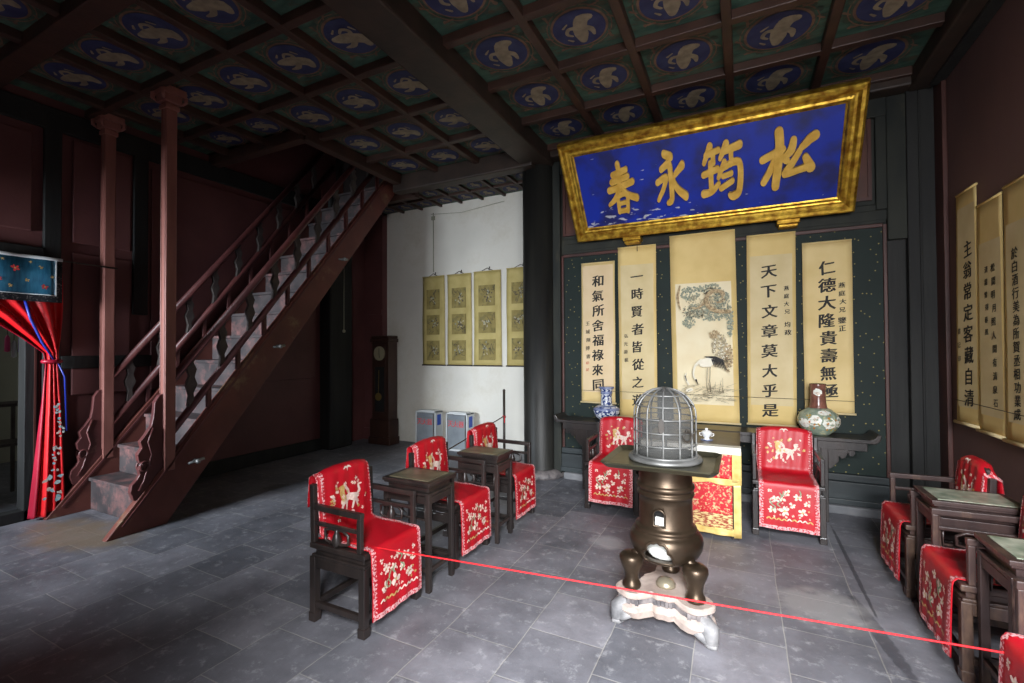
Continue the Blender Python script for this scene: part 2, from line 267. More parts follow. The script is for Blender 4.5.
# ------------------------------------------------------------------ mesh builder
class MB:
    def __init__(s): s.v = []; s.f = []; s.m = []; s.s = []
    def add(s, vs, fs, m=0, smooth=False):
        o = len(s.v); s.v += [tuple(v) for v in vs]
        for f in fs: s.f.append([o+i for i in f]); s.m.append(m); s.s.append(smooth)
        return s
    def box(s, x0, x1, y0, y1, z0, z1, m=0):
        if x0 > x1: x0, x1 = x1, x0
        if y0 > y1: y0, y1 = y1, y0
        if z0 > z1: z0, z1 = z1, z0
        v = [(x0, y0, z0), (x1, y0, z0), (x1, y1, z0), (x0, y1, z0), (x0, y0, z1), (x1, y0, z1), (x1, y1, z1), (x0, y1, z1)]
        return s.add(v, [(3, 2, 1, 0), (4, 5, 6, 7), (0, 1, 5, 4), (1, 2, 6, 5), (2, 3, 7, 6), (3, 0, 4, 7)], m)
    def bar(s, p, q, w, h, m=0, up=(0, 0, 1)):
        """box beam from p to q, width w (sideways) and h (along up)"""
        p, q = V(p), V(q); d = (q-p).normalized(); u = V(up); side = d.cross(u)
        if side.length < 1e-4: side = d.cross(V((0, 1, 0)))
        side.normalize(); u = side.cross(d).normalized()
        v = []
        for c in (p, q):
            for a, b in ((-1, -1), (1, -1), (1, 1), (-1, 1)): v.append(c+side*w/2*a+u*h/2*b)
        return s.add(v, [(0, 1, 2, 3), (7, 6, 5, 4), (0, 4, 5, 1), (1, 5, 6, 2), (2, 6, 7, 3), (3, 7, 4, 0)], m)
    def tube(s, pts, r, n=8, m=0, closed=False, cap=True):
        pts = [V(p) for p in pts]; rs = r if isinstance(r, (list, tuple)) else [r]*len(pts); k = len(pts); vs = []
        prev = None
        for i, p in enumerate(pts):
            a = pts[(i-1) % k] if (closed or i > 0) else p; b = pts[(i+1) % k] if (closed or i < k-1) else p
            d = (b-a).normalized()
            if prev is None:
                t = V((0, 0, 1)) if abs(d.z) < .9 else V((0, 1, 0)); x = d.cross(t).normalized()
            else:
                x = (prev-d*prev.dot(d)).normalized()
            prev = x; y = d.cross(x)
            for j in range(n):
                t = 2*PI*j/n; vs.append(p+(x*math.cos(t)+y*math.sin(t))*rs[i])
        fs = []
        for i in range(k if closed else k-1):
            for j in range(n):
                a = i*n+j; b = i*n+(j+1) % n; c = ((i+1) % k)*n+(j+1) % n; d = ((i+1) % k)*n+j
                fs.append((a, b, c, d))
        if cap and not closed: fs += [tuple(range(n-1, -1, -1)), tuple((k-1)*n+j for j in range(n))]
        return s.add(vs, fs, m, True)
    def lathe(s, prof, n=32, c=(0, 0, 0), m=0, smooth=True, close=False, mfun=None):
        vs = []
        for r, z in prof:
            for j in range(n):
                t = 2*PI*j/n; vs.append((c[0]+r*math.cos(t), c[1]+r*math.sin(t), c[2]+z))
        K = len(prof)
        for i in range(K if close else K-1):
            fs = []
            i2 = (i+1) % K
            for j in range(n):
                fs.append((i*n+j, i*n+(j+1) % n, i2*n+(j+1) % n, i2*n+j))
            if i == 0: s.add(vs, [], m)
            o = len(s.v)-len(vs)
            for f in fs:
                s.f.append([o+a for a in f]); s.m.append(mfun(i) if mfun else m); s.s.append(smooth)
        if not close:
            o = len(s.v)-len(vs)
            if prof[0][0] > 1e-4: s.f.append([o+j for j in range(n-1, -1, -1)]); s.m.append(m); s.s.append(False)
            if prof[-1][0] > 1e-4: s.f.append([o+(K-1)*n+j for j in range(n)]); s.m.append(m); s.s.append(False)
        return s
    def prism(s, poly, fn, d, m=0):
        """poly: 2D points ; fn(a,b)->3D ; extruded by vector d"""
        k = len(poly); d = V(d); vs = [V(fn(a, b)) for a, b in poly]; vs += [v+d for v in vs]
        fs = [tuple(range(k-1, -1, -1)), tuple(range(k, 2*k))]+[(i, (i+1) % k, k+(i+1) % k, k+i) for i in range(k)]
        return s.add(vs, fs, m)
    def ball(s, c, r, m=0, n=12, sz=1):
        prof = [(max(r*math.sin(PI*i/8), 1e-5), -r*sz*math.cos(PI*i/8)) for i in range(9)]
        return s.lathe(prof, n, c, m)
    def poly(s, pts, m=0): return s.add(pts, [tuple(range(len(pts)))], m)
    def build(s, name, mats, parent=None, world=False, bevel=0, subsurf=0, solid=0, weld=False, fixn=False):
        me = bpy.data.meshes.new(name)
        vs = s.v
        if world and parent is not None:
            l = parent.location; vs = [(x-l.x, y-l.y, z-l.z) for x, y, z in vs]
        me.from_pydata(vs, [], s.f)
        if not isinstance(mats, (list, tuple)): mats = [mats]
        for m in mats: me.materials.append(M[m] if isinstance(m, str) else m)
        me.polygons.foreach_set('material_index', s.m); me.polygons.foreach_set('use_smooth', s.s); me.update()
        if weld or fixn:
            bm = bmesh.new(); bm.from_mesh(me)
            if weld: bmesh.ops.remove_doubles(bm, verts=bm.verts, dist=1e-5)
            bmesh.ops.recalc_face_normals(bm, faces=bm.faces); bm.to_mesh(me); bm.free()
        o = bpy.data.objects.new(name, me); COL.objects.link(o)
        if parent is not None: o.parent = parent
        if solid: md = o.modifiers.new('solid', 'SOLIDIFY'); md.thickness = solid; md.offset = -1
        if bevel: md = o.modifiers.new('bevel', 'BEVEL'); md.width = bevel; md.segments = 2; md.limit_method = 'ANGLE'
        if subsurf: md = o.modifiers.new('sub', 'SUBSURF'); md.levels = subsurf; md.render_levels = subsurf
        return o

def thing(name, label, cat, loc=(0, 0, 0), rz=0, group=None):
    o = bpy.data.objects.new(name, None); COL.objects.link(o); o.empty_display_size = .1
    o.location = loc; o.rotation_euler = (0, 0, rz); o['label'] = label; o['category'] = cat
    if group: o['group'] = group
    return o
def tag(o, label, cat, group=None):
    o['label'] = label; o['category'] = cat
    if group: o['group'] = group
    return o
def struct(o): o['kind'] = 'structure'; return o
def copy_thing(root, loc, rz, label, group=None):
    r = root.copy(); COL.objects.link(r); r.location = loc; r.rotation_euler = (0, 0, rz); r['label'] = label
    if group: r['group'] = group
    for ch in root.children:
        c = ch.copy(); COL.objects.link(c); c.parent = r
        for g in ch.children:
            d = g.copy(); COL.objects.link(d); d.parent = c
    return r

# brush strokes -> 2D pieces (discs + quads)
def smooth_path(pts, rad, n=5):
    out = []; k = len(pts)
    if k == 2:
        for i in range(n+1):
            t = i/n; out.append((pts[0][0]+(pts[1][0]-pts[0][0])*t, pts[0][1]+(pts[1][1]-pts[0][1])*t, rad[0]+(rad[1]-rad[0])*t))
        return out
    P = [pts[0]]+list(pts)+[pts[-1]]
    for i in range(1, k):
        p0, p1, p2, p3 = P[i-1], P[i], P[i+1], P[i+2]
        for j in range(n if i < k-1 else n+1):
            t = j/n; q = []
            for a in (0, 1):
                q.append(.5*(2*p1[a]+(p2[a]-p0[a])*t+(2*p0[a]-5*p1[a]+4*p2[a]-p3[a])*t*t+(3*p1[a]-p0[a]-3*p2[a]+p3[a])*t**3))
            out.append((q[0], q[1], rad[i-1]+(rad[i]-rad[i-1])*t))
    return out
def stroke(pts, rad, n=5, disc=10):
    if not isinstance(rad, (list, tuple)): rad = [rad]*len(pts)
    if len(rad) != len(pts):
        a, b = rad[0], rad[-1]; k = len(pts)
        rad = [a+(b-a)*i/(k-1) for i in range(k)]
    P = smooth_path(pts, rad, n); out = []
    for i, (x, y, r) in enumerate(P):
        out.append([(x+r*math.cos(2*PI*j/disc), y+r*math.sin(2*PI*j/disc)) for j in range(disc)])
        if i:
            x0, y0, r0 = P[i-1]; dx, dy = x-x0, y-y0; l = math.hypot(dx, dy)
            if l > 1e-6:
                nx, ny = -dy/l, dx/l
                out.append([(x0-nx*r0, y0-ny*r0), (x-nx*r, y-ny*r), (x+nx*r, y+ny*r), (x0+nx*r0, y0+ny*r0)])
    return out
def blob(cx, cy, rx, ry=None, rot=0, n=9, jit=.25, rnd=random):
    ry = ry or rx; out = []
    for j in range(n):
        t = 2*PI*j/n; k = 1+rnd.uniform(-jit, jit); x, y = rx*k*math.cos(t), ry*k*math.sin(t)
        out.append((cx+x*math.cos(rot)-y*math.sin(rot), cy+x*math.sin(rot)+y*math.cos(rot)))
    return [out]

# ------------------------------------------------------------------ camera
cam = bpy.data.cameras.new('camera'); co = bpy.data.objects.new('camera', cam); COL.objects.link(co); sc.camera = co
FPX, YAW, PIT, ROL = 462.656, .46236, .01526, -.0052976
f = V((-math.sin(YAW)*math.cos(PIT), math.cos(YAW)*math.cos(PIT), math.sin(PIT)))
r = V((math.cos(YAW), math.sin(YAW), 0)); u = r.cross(f)
r2 = r*math.cos(ROL)+u*math.sin(ROL); u2 = -r*math.sin(ROL)+u*math.cos(ROL)
mw = Matrix(((r2.x, u2.x, -f.x, 0), (r2.y, u2.y, -f.y, 0), (r2.z, u2.z, -f.z, 1.6), (0, 0, 0, 1)))
co.matrix_world = mw
cam.sensor_width = 36; cam.lens = FPX/1024*36; cam.clip_start = .02

# ------------------------------------------------------------------ setting
XL, XR, YB, YW, YF, ZC = -6.1, 1.6, 5.5, 6.4, -.3, 4.1
b = MB(); b.poly([(-10, -.3, 0), (XR+.1, -.3, 0), (XR+.1, YW+.1, 0), (-10, YW+.1, 0)])
b.box(-10, XR+.1, -.3, YW+.1, -.1, -.001)
struct(b.build('floor', 'floor'))
# courtyard paving outside the front doors (gives the daylight its bounce)
b = MB(); b.box(-12, 8, -14, -.3, -.12, -.002)
struct(b.build('floor', 'stone_dark'))

# right wall
b = MB(); b.box(XR, XR+.12, YF, YB+.3, 0, 4.6)
struct(b.build('wall_right', 'wall_red_side'))
b = MB(); b.box(XR-.035, XR, 5.22, 5.42, 0, 3.98)
struct(b.build('trim_1', 'trim_red', bevel=.006))
b = MB(); b.box(XR-.09, XR, YF, 5.3, 3.9, 4.1)
struct(b.build('trim_2', 'black_wood', bevel=.01))
# left wall with doorway Y<1.88
b = MB()
b.box(XL-.12, XL, 1.9, YW, 0, 5.6); b.box(XL-.12, XL, YF, 1.9, 2.55, 5.6); b.box(XL-.12, XL, YF, .55, 0, 2.55)
struct(b.build('wall_left', 'wall_red'))
b = MB()
b.box(XL, XL+.05, YF, 5.3, 3.78, 4.0); b.box(XL, XL+.05, 1.98, 2.11, 0, 3.8)
b.box(XL, XL+.05, 2.72, 2.86, 2.0, 3.8)
b.box(XL, XL+.05, 2.11, 2.9, 1.42, 1.55); b.box(XL, XL+.05, 2.11, 5.3, .0, .18)
b.box(XL, XL+.06, YF, 1.98, 2.5, 2.6)
struct(b.build('trim_3', 'black_wood', bevel=.008))
b = MB(); b.box(XL-.12, XL+.03, 1.86, 1.96, 0, 2.5); b.box(XL-.1, XL+.03, .5, 1.9, 0, .1)
struct(b.build('door_1', 'black_wood', bevel=.006))
b = MB(); b.box(XL+.03, XL+.036, 1.925, 1.94, .02, 2.5); 
struct(b.build('trim_4', 'trim_red'))
b = MB()
b.box(XL, XL+.03, 2.2, 2.7, 2.7, 3.75); b.box(XL, XL+.03, 2.9, 5.2, 1.15, 3.7); b.box(XL, XL+.03, 2.2, 2.7, 1.15, 2.6)
b.box(XL, XL+.03, .6, 1.9, 2.75, 3.7)
struct(b.build('trim_5', 'wall_red', bevel=.01))
# corner column behind the staircase and red end panel
b = MB(); b.box(XL, -5.85, 5.28, 5.75, 0, 4.1)
struct(b.build('trim_6', 'black_wood', bevel=.03))
b = MB(); b.box(XL, -5.68, 6.28, YW, 0, 4.1); b.box(XL, -5.68, 6.255, 6.29, 2.22, 2.3); b.box(XL, -5.68, 6.255, 6.29, .0, .2)
struct(b.build('wall_corner', 'wall_red'))
# white plaster wall
b = MB(); b.box(-5.72, -2.0, YW, YW+.12, 0, 4.2)
struct(b.build('wall_white', 'plaster'))
b = MB(); b.tube([(-4.66, YW-.012, 3.9), (-4.66, YW-.012, 2.9)], .008, 6); b.tube([(-4.7, YW-.02, 3.88), (-4.1, YW-.02, 3.83), (-3.3, YW-.02, 3.9)], .004, 5)
b.box(-4.69, -4.63, YW-.03, YW, 3.78, 3.84)
struct(b.build('trim_7', 'plaster_dim'))
b = MB(); b.box(-2.32, -2.05, YB-.02, YW+.1, 0, 4.1)
struct(b.build('wall_return', 'black_wood'))

# round column
b = MB(); b.lathe([(.235, .0), (.24, .05), (.225, .09), (.215, .12), (.215, 4.1)], 40, (-2.335, 5.5, 0))
struct(b.build('trim_8', 'column'))
b = MB(); b.lathe([(.33, .0), (.33, .03), (.29, .07), (.25, .09)], 40, (-2.335, 5.5, 0))
struct(b.build('trim_9', 'stone_dark'))

# back wall
PB = YB
b = MB(); b.box(-2.12, 1.6, PB, PB+.12, 0, 4.2)
struct(b.build('wall_back', 'green_wood'))
b = MB(); b.poly([(-2.0, PB-.008, .36), (1.2, PB-.008, .36), (1.2, PB-.008, 2.74), (-2.0, PB-.008, 2.74)])
struct(b.build('wall_panel', 'flecked'))
b = MB()
b.box(-2.03, -2.0, PB-.03, PB, .3, 2.76); b.box(1.2, 1.23, PB-.03, PB, .3, 2.76); b.box(-2.0, 1.2, PB-.03, PB, 2.735, 2.77)
struct(b.build('trim_10', 'trim_red', bevel=.005))
b = MB()
b.box(-2.13, -2.03, PB-.07, PB, 0, 3.95); b.box(1.23, 1.38, PB-.07, PB, 2.6, 3.95)
b.box(-2.03, 1.23, PB-.026, PB, 2.77, 2.96); b.box(-2.03, 1.38, PB-.032, PB, 2.80, 2.90)
b.box(-2.03, 1.38, PB-.06, PB, 3.78, 3.98); b.box(-.9, -.8, PB-.05, PB, 2.9, 3.9); b.box(.1, .2, PB-.05, PB, 2.9, 3.9)
b.box(1.15, 1.24, PB-.05, PB, 2.9, 3.9)
struct(b.build('trim_11', 'green_wood', bevel=.01))
b = MB()
for x0, x1 in ((-2.0, -.93), (-.77, .07), (.23, 1.12)):
    b.box(x0, x1, PB-.025, PB, 3.02, 3.78)
struct(b.build('trim_12', 'panel_red', bevel=.008))
b = MB()
for x0, x1 in ((-2.0, -.93), (-.77, .07), (.23, 1.12)):
    for k, (dx, dz) in enumerate(((0, 0),)):
        b.box(x0, x1, PB-.04, PB-.02, 3.0, 3.03); b.box(x0, x1, PB-.04, PB-.02, 3.77, 3.8)
        b.box(x0, x0+.03, PB-.04, PB-.02, 3.03, 3.77); b.box(x1-.03, x1, PB-.04, PB-.02, 3.03, 3.77)
struct(b.build('trim_13', 'trim_red'))
b = MB(); b.box(1.37, 1.57, PB-.1, PB, 0, 4.05); b.box(1.23, 1.37, PB-.03, PB, 0, 2.6); b.box(1.45, 1.47, PB-.115, PB-.1, 0, 4)
struct(b.build('trim_14', 'black_wood', bevel=.012))
b = MB()
b.box(-2.03, 1.23, PB-.075, PB, .08, .3); b.box(-2.03, 1.23, PB-.06, PB, .3, .37); b.box(-2.03, 1.23, PB-.095, PB, .08, .14)
struct(b.build('baseboard_back', 'base_wood', bevel=.01))
b = MB(); b.box(-1.98, 1.36, 5.36, 5.45, 0, .085)
struct(b.build('trim_15', 'kerb_stone', bevel=.015))

# front wall behind the camera: central doorway and a left window
DX0, DX1, DZ = -.5, 1.5, 2.9
WX0, WX1, WZ0, WZ1 = -6.0, -4.35, 1.0, 2.4
b = MB()
b.box(XL-.1, WX0, YF-.15, YF, 0, 4.5); b.box(WX0, WX1, YF-.15, YF, 0, WZ0); b.box(WX0, WX1, YF-.15, YF, WZ1, 4.5)
b.box(WX1, DX0, YF-.15, YF, 0, 4.5); b.box(DX0, DX1, YF-.15, YF, DZ, 4.5); b.box(DX1, XR+.12, YF-.15, YF, 0, 4.5)
struct(b.build('wall_front', 'wall_red'))
b = MB()
for x in (DX0, DX1): b.box(x-.05, x+.05, YF-.17, YF+.0, 0, DZ)
b.box(DX0, DX1, YF-.17, YF, DZ-.05, DZ+.1)
struct(b.build('door_2', 'trim_red'))
# veranda eave outside
b = MB(); b.box(XL-1, 4, -1.2, YF-.15, 4.4, 4.5)
struct(b.build('ceiling', 'beam_dark'))

# ceiling: coffers
def coffer(bm, x0, x1, y0, y1, z=ZC, s=1.0, deco=True, rot=0):
    bm.poly([(x0, y0, z), (x0, y1, z), (x1, y1, z), (x1, y0, z)], 0)
    if not deco: return
    cx, cy = (x0+x1)/2, (y0+y1)/2; R = min(x1-x0, y1-y0)/2*.62
    cnt = [0]
    def put(pieces, dz, m):
        for p in pieces:
            cnt[0] += 1; bm.poly([(cx+a, cy+c, z-dz-.00008*cnt[0]) for a, c in reversed(p)], m)
    def ring(r0, r1, dz, m, n=28):
        for j in range(n):
            a, c = 2*PI*j/n, 2*PI*(j+1)/n
            bm.poly([(cx+r0*math.cos(a), cy+r0*math.sin(a), z-dz), (cx+r0*math.cos(c), cy+r0*math.sin(c), z-dz),
                     (cx+r1*math.cos(c), cy+r1*math.sin(c), z-dz), (cx+r1*math.cos(a), cy+r1*math.sin(a), z-dz)], m)
    rr = lambda a, c: (a*math.cos(rot)-c*math.sin(rot), a*math.sin(rot)+c*math.cos(rot))
    # scroll flourishes round the roundel
    for k in range(4):
        t = PI/4+k*PI/2
        for w, rad in ((-.34, .05), (.34, .05), (0, .08)):
            q = (R*1.28*math.cos(t+w), R*1.28*math.sin(t+w))
            put(blob(q[0], q[1], R*.17, R*.11, t+PI/2, 8, .3), .002, 4)
        put(blob(R*1.42*math.cos(t), R*1.42*math.sin(t), R*.09, R*.07, t, 7, .3), .003, 3)
    put([[(R*1.14*math.cos(2*PI*j/28), R*1.14*math.sin(2*PI*j/28)) for j in range(28)]], .0035, 4)
    ring(R*1.0, R*1.09, .0085, 3); ring(R*1.2, R*1.24, .0088, 3)
    for k in range(16):
        t = 2*PI*k/16+.2; put(stroke([(R*1.16*math.cos(t), R*1.16*math.sin(t)), (R*1.34*math.cos(t+.16), R*1.34*math.sin(t+.16))], [R*.03, R*.05], 2, 6), .004, 3 if k % 2 else 4)
    put([[(R*math.cos(2*PI*j/28), R*math.sin(2*PI*j/28)) for j in range(28)]], .006, 1)
    ring(R*.93, R*.96, .0105, 2)
    # crane: two spread wings, body, neck and head
    def st(pts, rad, m, dz): put([[rr(a*R, c*R) for a, c in p] for p in stroke(pts, rad, 4, 8)], dz, m)
    st([(-.05, -.05), (.3, .15), (.62, .35)], [.26, .27, .14], 2, .008)
    st([(-.05, -.1), (-.3, -.4), (-.2, -.7)], [.26, .27, .14], 2, .008)
    st([(.0, -.15), (.35, -.3), (.66, -.18)], [.14, .12, .05], 2, .008)
    st([(-.1, 0), (-.3, .25), (-.15, .48), (.08, .42)], [.11, .08, .07, .05], 2, .008)
    st([(-.5, .35), (-.55, .1)], [.05, .03], 2, .008); st([(.3, .62), (.1, .68)], [.05, .03], 2, .008)
bm = MB()
xs_l = [XL, -5.72, -5.05, -4.4, -3.74, -3.09, -2.43]
xs_r = [-2.14, -1.44, -.78, -.08, .64, 1.38]
ys = [-.3, .14, .87, 1.6, 2.33, 3.06, 3.79, 4.53, 5.27]
HX, HY0, HY1 = -4.4, 3.6, 5.62   # stair well
for i in range(len(xs_l)-1):
    for j in range(len(ys)-1):
        x0, x1, y0, y1 = xs_l[i], xs_l[i+1], ys[j], ys[j+1]
        if x1 <= HX+.01:
            if y0 >= HY0: continue
            if y1 > HY0: y1 = HY0
        coffer(bm, x0, x1, y0, y1, deco=(x1-x0 > .5 and y1-y0 > .4), rot=PI*.9)
for i in range(len(xs_r)-1):
    for j in range(len(ys)-1):
        coffer(bm, xs_r[i], xs_r[i+1], ys[j], ys[j+1], deco=ys[j+1]-ys[j] > .6, rot=PI*.35)
bm.poly([(1.38, YF, ZC), (1.38, 5.5, ZC), (XR, 5.5, ZC), (XR, YF, ZC)], 4)
bm.poly([(xs_l[-1], YF, ZC), (xs_l[-1], 5.5, ZC), (xs_r[0], 5.5, ZC), (xs_r[0], YF, ZC)], 4)
bm.poly([(xs_r[0], 5.27, ZC), (xs_r[0], 5.6, ZC), (1.6, 5.6, ZC), (1.6, 5.27, ZC)], 4)
# rear bay, smaller coffers
yr = [5.3, 5.62, 6.0, 6.4]
xr = [XL+.4*i for i in range(11)]; xr[-1] = -2.1
for i in range(len(xr)-1):
    for j in range(3):
        if j == 0 and xr[i] < HX-.1: continue
        coffer(bm, xr[i], xr[i+1], yr[j], yr[j+1], z=4.02, deco=True, rot=.5)
struct(bm.build('ceiling', ['coffer_green', 'coffer_blue', 'coffer_tan', 'coffer_ring', 'coffer_dark']))
# lattice of beams
b = MB(); w = .036; zb = 4.02
for x in xs_l[1:-1]:
    b.box(x-w, x+w, YF, 3.6 if x < HX-.05 else 5.3, zb, ZC)
for x in xs_r[1:-1]: b.box(x-w, x+w, YF, 5.42, zb, ZC)
for y in ys[1:]:
    if y < 3.6: b.box(XL, xs_l[-1], y-w, y+w, zb+.002, ZC)
    else: b.box(HX, xs_l[-1], y-w, y+w, zb+.002, ZC)
    b.box(xs_r[0], 1.38, y-w, y+w, zb+.002, ZC)
b.box(XL, HX, 3.55, 3.66, 3.96, ZC); b.box(HX-.06, HX+.06, 3.6, 5.6, 3.96, ZC)
b.box(XL, xs_l[-1], 1.50, 1.66, 3.98, ZC)
struct(b.build('trim_16', 'beam', bevel=.008))
b = MB()
b.box(-2.47, -2.11, YF, 5.5, 3.9, ZC); b.box(-4.5, -2.3, 5.18, 5.34, 3.86, ZC); b.box(1.38, 1.55, YF, 5.4, 3.93, ZC)
b.box(-2.1, 1.5, 5.28, 5.5, 3.95, ZC)
struct(b.build('trim_17', 'beam_dark', bevel=.02))
b = MB()
for x in xr[1:-1]: b.box(x-.02, x+.02, 5.62 if x < HX else 5.34, YW, 3.98, 4.03)
for y in yr[1:-1]: b.box(XL if y > 5.7 else HX, -2.3, y-.02, y+.02, 3.982, 4.03)
b.box(XL, HX, 5.58, 5.68, 3.9, 4.05)
struct(b.build('trim_18', 'beam', bevel=.004))
# stair-well enclosure above
b = MB(); b.box(HX, HX+.08, 3.6, 5.7, ZC, 5.6); b.box(XL, HX, 3.52, 3.6, ZC, 5.6); b.box(XL, HX+.1, 5.62, 5.7, 4.05, 5.6); b.box(XL-.1, HX+.1, 3.5, 5.7, 5.6, 5.7)
struct(b.build('wall_stairwell', 'void'))
# roof closing above the coffers
b = MB(); b.box(XL-.1, HX, YF-.1, 3.52, 4.12, 4.2); b.box(HX+.08, XR+.1, YF-.1, YW+.1, 4.12, 4.2)
b.box(XL-.1, HX+.1, 5.7, YW+.1, 4.12, 4.2)
struct(b.build('ceiling', 'void'))
# side room behind the left doorway
b = MB(); b.box(-9.6, -9.5, -.5, 4, 0, 3.2); b.box(-9.5, XL-.12, 3.4, 3.5, 0, 3.2); b.box(-9.5, XL-.12, -.5, -.4, 0, 3.2)
struct(b.build('wall_side', 'plaster_dim'))
b = MB(); b.box(-9.6, XL-.12, -.5, 3.5, 3.2, 3.3)
struct(b.build('ceiling', 'beam_dark'))

# ------------------------------------------------------------------ staircase
SX0, SX1 = -5.98, -4.78
SL = 1.22
zs = lambda y: .66+SL*(y-2.5)     # top edge of the stringers
zbm = lambda y: 1.27*(y-2.42)        # bottom edge
st = thing('staircase', 'steep dark red wooden staircase with handrails rising into the ceiling', 'staircase', ((SX0+SX1)/2, 2.0, 0))
def stringer(xa, xb):
    b = MB(); y_t = 5.72
    poly = [(1.96, 0), (2.42, 0), (5.6, zbm(5.6)), (5.6, zs(5.6))]
    b.prism(poly, lambda a, c: (xa, a, c), (xb-xa, 0, 0))
    o = b.build('stringer', 'stringer_red', st, True, bevel=.006, fixn=True); 
    # moulded edge strip and iron nails
    e = MB(); y0, y1 = 2.03, 5.45
    e.bar((xa-.004 if xb < xa else xb+.004, y0+.05, zs(y0+.05)-.06), (xa-.004 if xb < xa else xb+.004, y1, zs(y1)-.06), .012, .018)
    mo = e.build('edge_moulding', 'red_lacquer', o); mo.location = (-st.location.x, -st.location.y, 0)
    return o
sR = stringer(SX1-.07, SX1); sL = stringer(SX0, SX0+.07)
for k in range(14):
    y = 2.30+.238*k; z = .325+.29*k
    b = MB(); b.box(SX0+.07, SX1-.07, y-.02, y+.258, z-.035, z)
    b.box(SX0+.07, SX1-.07, y, y+.02, z-.29 if k else 0, z-.035)
    b.build('step', 'tread', st, True, bevel=.006)
for xc in (SX1-.035, SX0+.035):
    for dz0, dz1, nm, rad in ((.20, .34, 'lower_rail', .034), (.69, .77, 'handrail', .036)):
        b = MB(); ya, yb_ = 2.47, 5.45
        b.tube([(xc, ya, zs(ya)+dz0-.0), (xc, yb_, zs(yb_)+dz1)], rad, 10)
        b.build(nm, 'red_lacquer', st, True)
    y = 2.81; k = 0
    while y < 5.3:
        b = MB(); b.bar((xc, y, zs(y)-.01), (xc, y, zs(y)+.22+.1*(y-2.5)/3), .04, .045, up=(0, 1, 0)); b.build('baluster', 'red_lacquer', st, True, bevel=.008)
        # carved cloud block between the two rails
        yy = y-.17; z0, z1 = zs(yy)+.22+.1*(yy-2.5)/3, zs(yy)+.70; h = z1-z0
        pr = [(-.035, 0), (.035, 0), (.02, .12*h/.45), (.055, .2*h/.45), (.03, .27*h/.45), (.05, .34*h/.45), (.02, .4*h/.45), (.04, h), (-.02, h), (-.045, .36*h/.45), (-.02, .28*h/.45), (-.05, .2*h/.45), (-.02, .1*h/.45)]
        b = MB(); b.prism([(yy+a, z0+c) for a, c in pr], lambda a, c: (xc-.02, a, c), (.04, 0, 0)); b.build('carved_strut', 'grey_carve', st, True, bevel=.005, fixn=True)
        y += .30; k += 1
    # tall post to the ceiling with capital
    yp = 2.44
    b = MB(); b.box(xc-.045, xc+.045, yp-.045, yp+.045, zs(yp)-.1, 3.96)
    for dx in (-.03, .03): b.box(xc+dx-.006, xc+dx+.006, yp-.052, yp+.052, zs(yp), 3.92)
    po = b.build('post', 'pillar_paint', st, True, bevel=.008)
    b = MB(); b.box(xc-.06, xc+.06, yp-.06, yp+.06, 3.86, 3.9); b.box(xc-.075, xc+.075, yp-.075, yp+.075, 3.92, 3.99)
    b.box(xc-.1, xc+.1, yp-.1, yp+.1, 3.99, 4.06)
    for sx in (-1, 1):
        for sy in (-1, 1): b.tube([(xc+sx*.075, yp+sy*.1, 4.01), (xc+sx*.085, yp+sy*.1, 3.96), (xc+sx*.06, yp+sy*.08, 3.93)], [.022, .018, .01], 8)
    cp = b.build('capital', 'pillar_paint', po, bevel=.008); cp.location = (-st.location.x, -st.location.y, 0)
    # carved scroll plate at the foot
    out = [(2.40, 1.2), (2.36, 1.19), (2.325, 1.13), (2.315, 1.0), (2.30, .92), (2.25, .84), (2.21, .79), (2.225, .73), (2.19, .68), (2.20, .62), (2.235, .585), (2.20, .55), (2.21, .5), (2.19, .46), (2.15, .42), (2.14, .36), (2.165, .28), (2.21, zs(2.21)-.03), (2.40, zs(2.40)-.03)]
    b = MB(); b.prism(out, lambda a, c: (xc-.025, a, c), (.05, 0, 0))
    ca = b.build('scroll_plate', 'red_lacquer', st, True, bevel=.006, fixn=True)
    b = MB()
    for sx in (-.03, .03):
        P = [(2.24+.045*math.cos(t)*(1-t/9), .56+.06*math.sin(t)*(1-t/9)) for t in [k*.5 for k in range(12)]]
        b.tube([(xc+sx, a, c) for a, c in P], .01, 6)
        b.tube([(xc+sx, 2.31, .9), (xc+sx, 2.27, .78), (xc+sx, 2.3, .66), (xc+sx, 2.24, .44), (xc+sx, 2.2, .36)], .008, 6)
    cc = b.build('carving', 'red_lacquer', ca); cc.location = (-st.location.x, -st.location.y, 0)
for (y, z) in ((2.66, .53), (3.55, 1.64), (4.5, 2.8)):
    b = MB(); b.tube([(SX1, y, z), (SX1+.06, y, z)], .018, 8); b.ball((SX1+.06, y, z), .024)
    b.tube([(SX1+.03, y-.07, z-.01), (SX1+.035, y+.07, z+.01)], [.012, .016], 8); b.build('iron_bolt', 'pewter', st, True)

# ------------------------------------------------------------------ name board
def gpt(x, s, h=0):
    """x along, s up the slope, h out of the board"""
    v = V((0, -.68, .89)).normalized(); n = V((0, -.89, -.68)).normalized()
    return V((x, 5.35, 2.9))+v*s+n*h
pl = thing('name_board', 'large blue name board with gilt frame and four gold characters leaning above the scrolls', 'name board', (-.4, 5.35, 2.9))
X0, X1, S0, S1 = -1.76, .96, .0, 1.13
class GB(MB):
    pass
def place_local(o): o.location = (-pl.location.x, -pl.location.y, -pl.location.z)
b = MB()
def slab(b, xa, xb, sa, sb, ha, hb, m=0):
    vs = [gpt(x, s_, h) for h in (ha, hb) for x, s_ in ((xa, sa), (xb, sa), (xb, sb), (xa, sb))]
    b.add(vs, [(3, 2, 1, 0), (4, 5, 6, 7), (0, 1, 5, 4), (1, 2, 6, 5), (2, 3, 7, 6), (3, 0, 4, 7)], m)
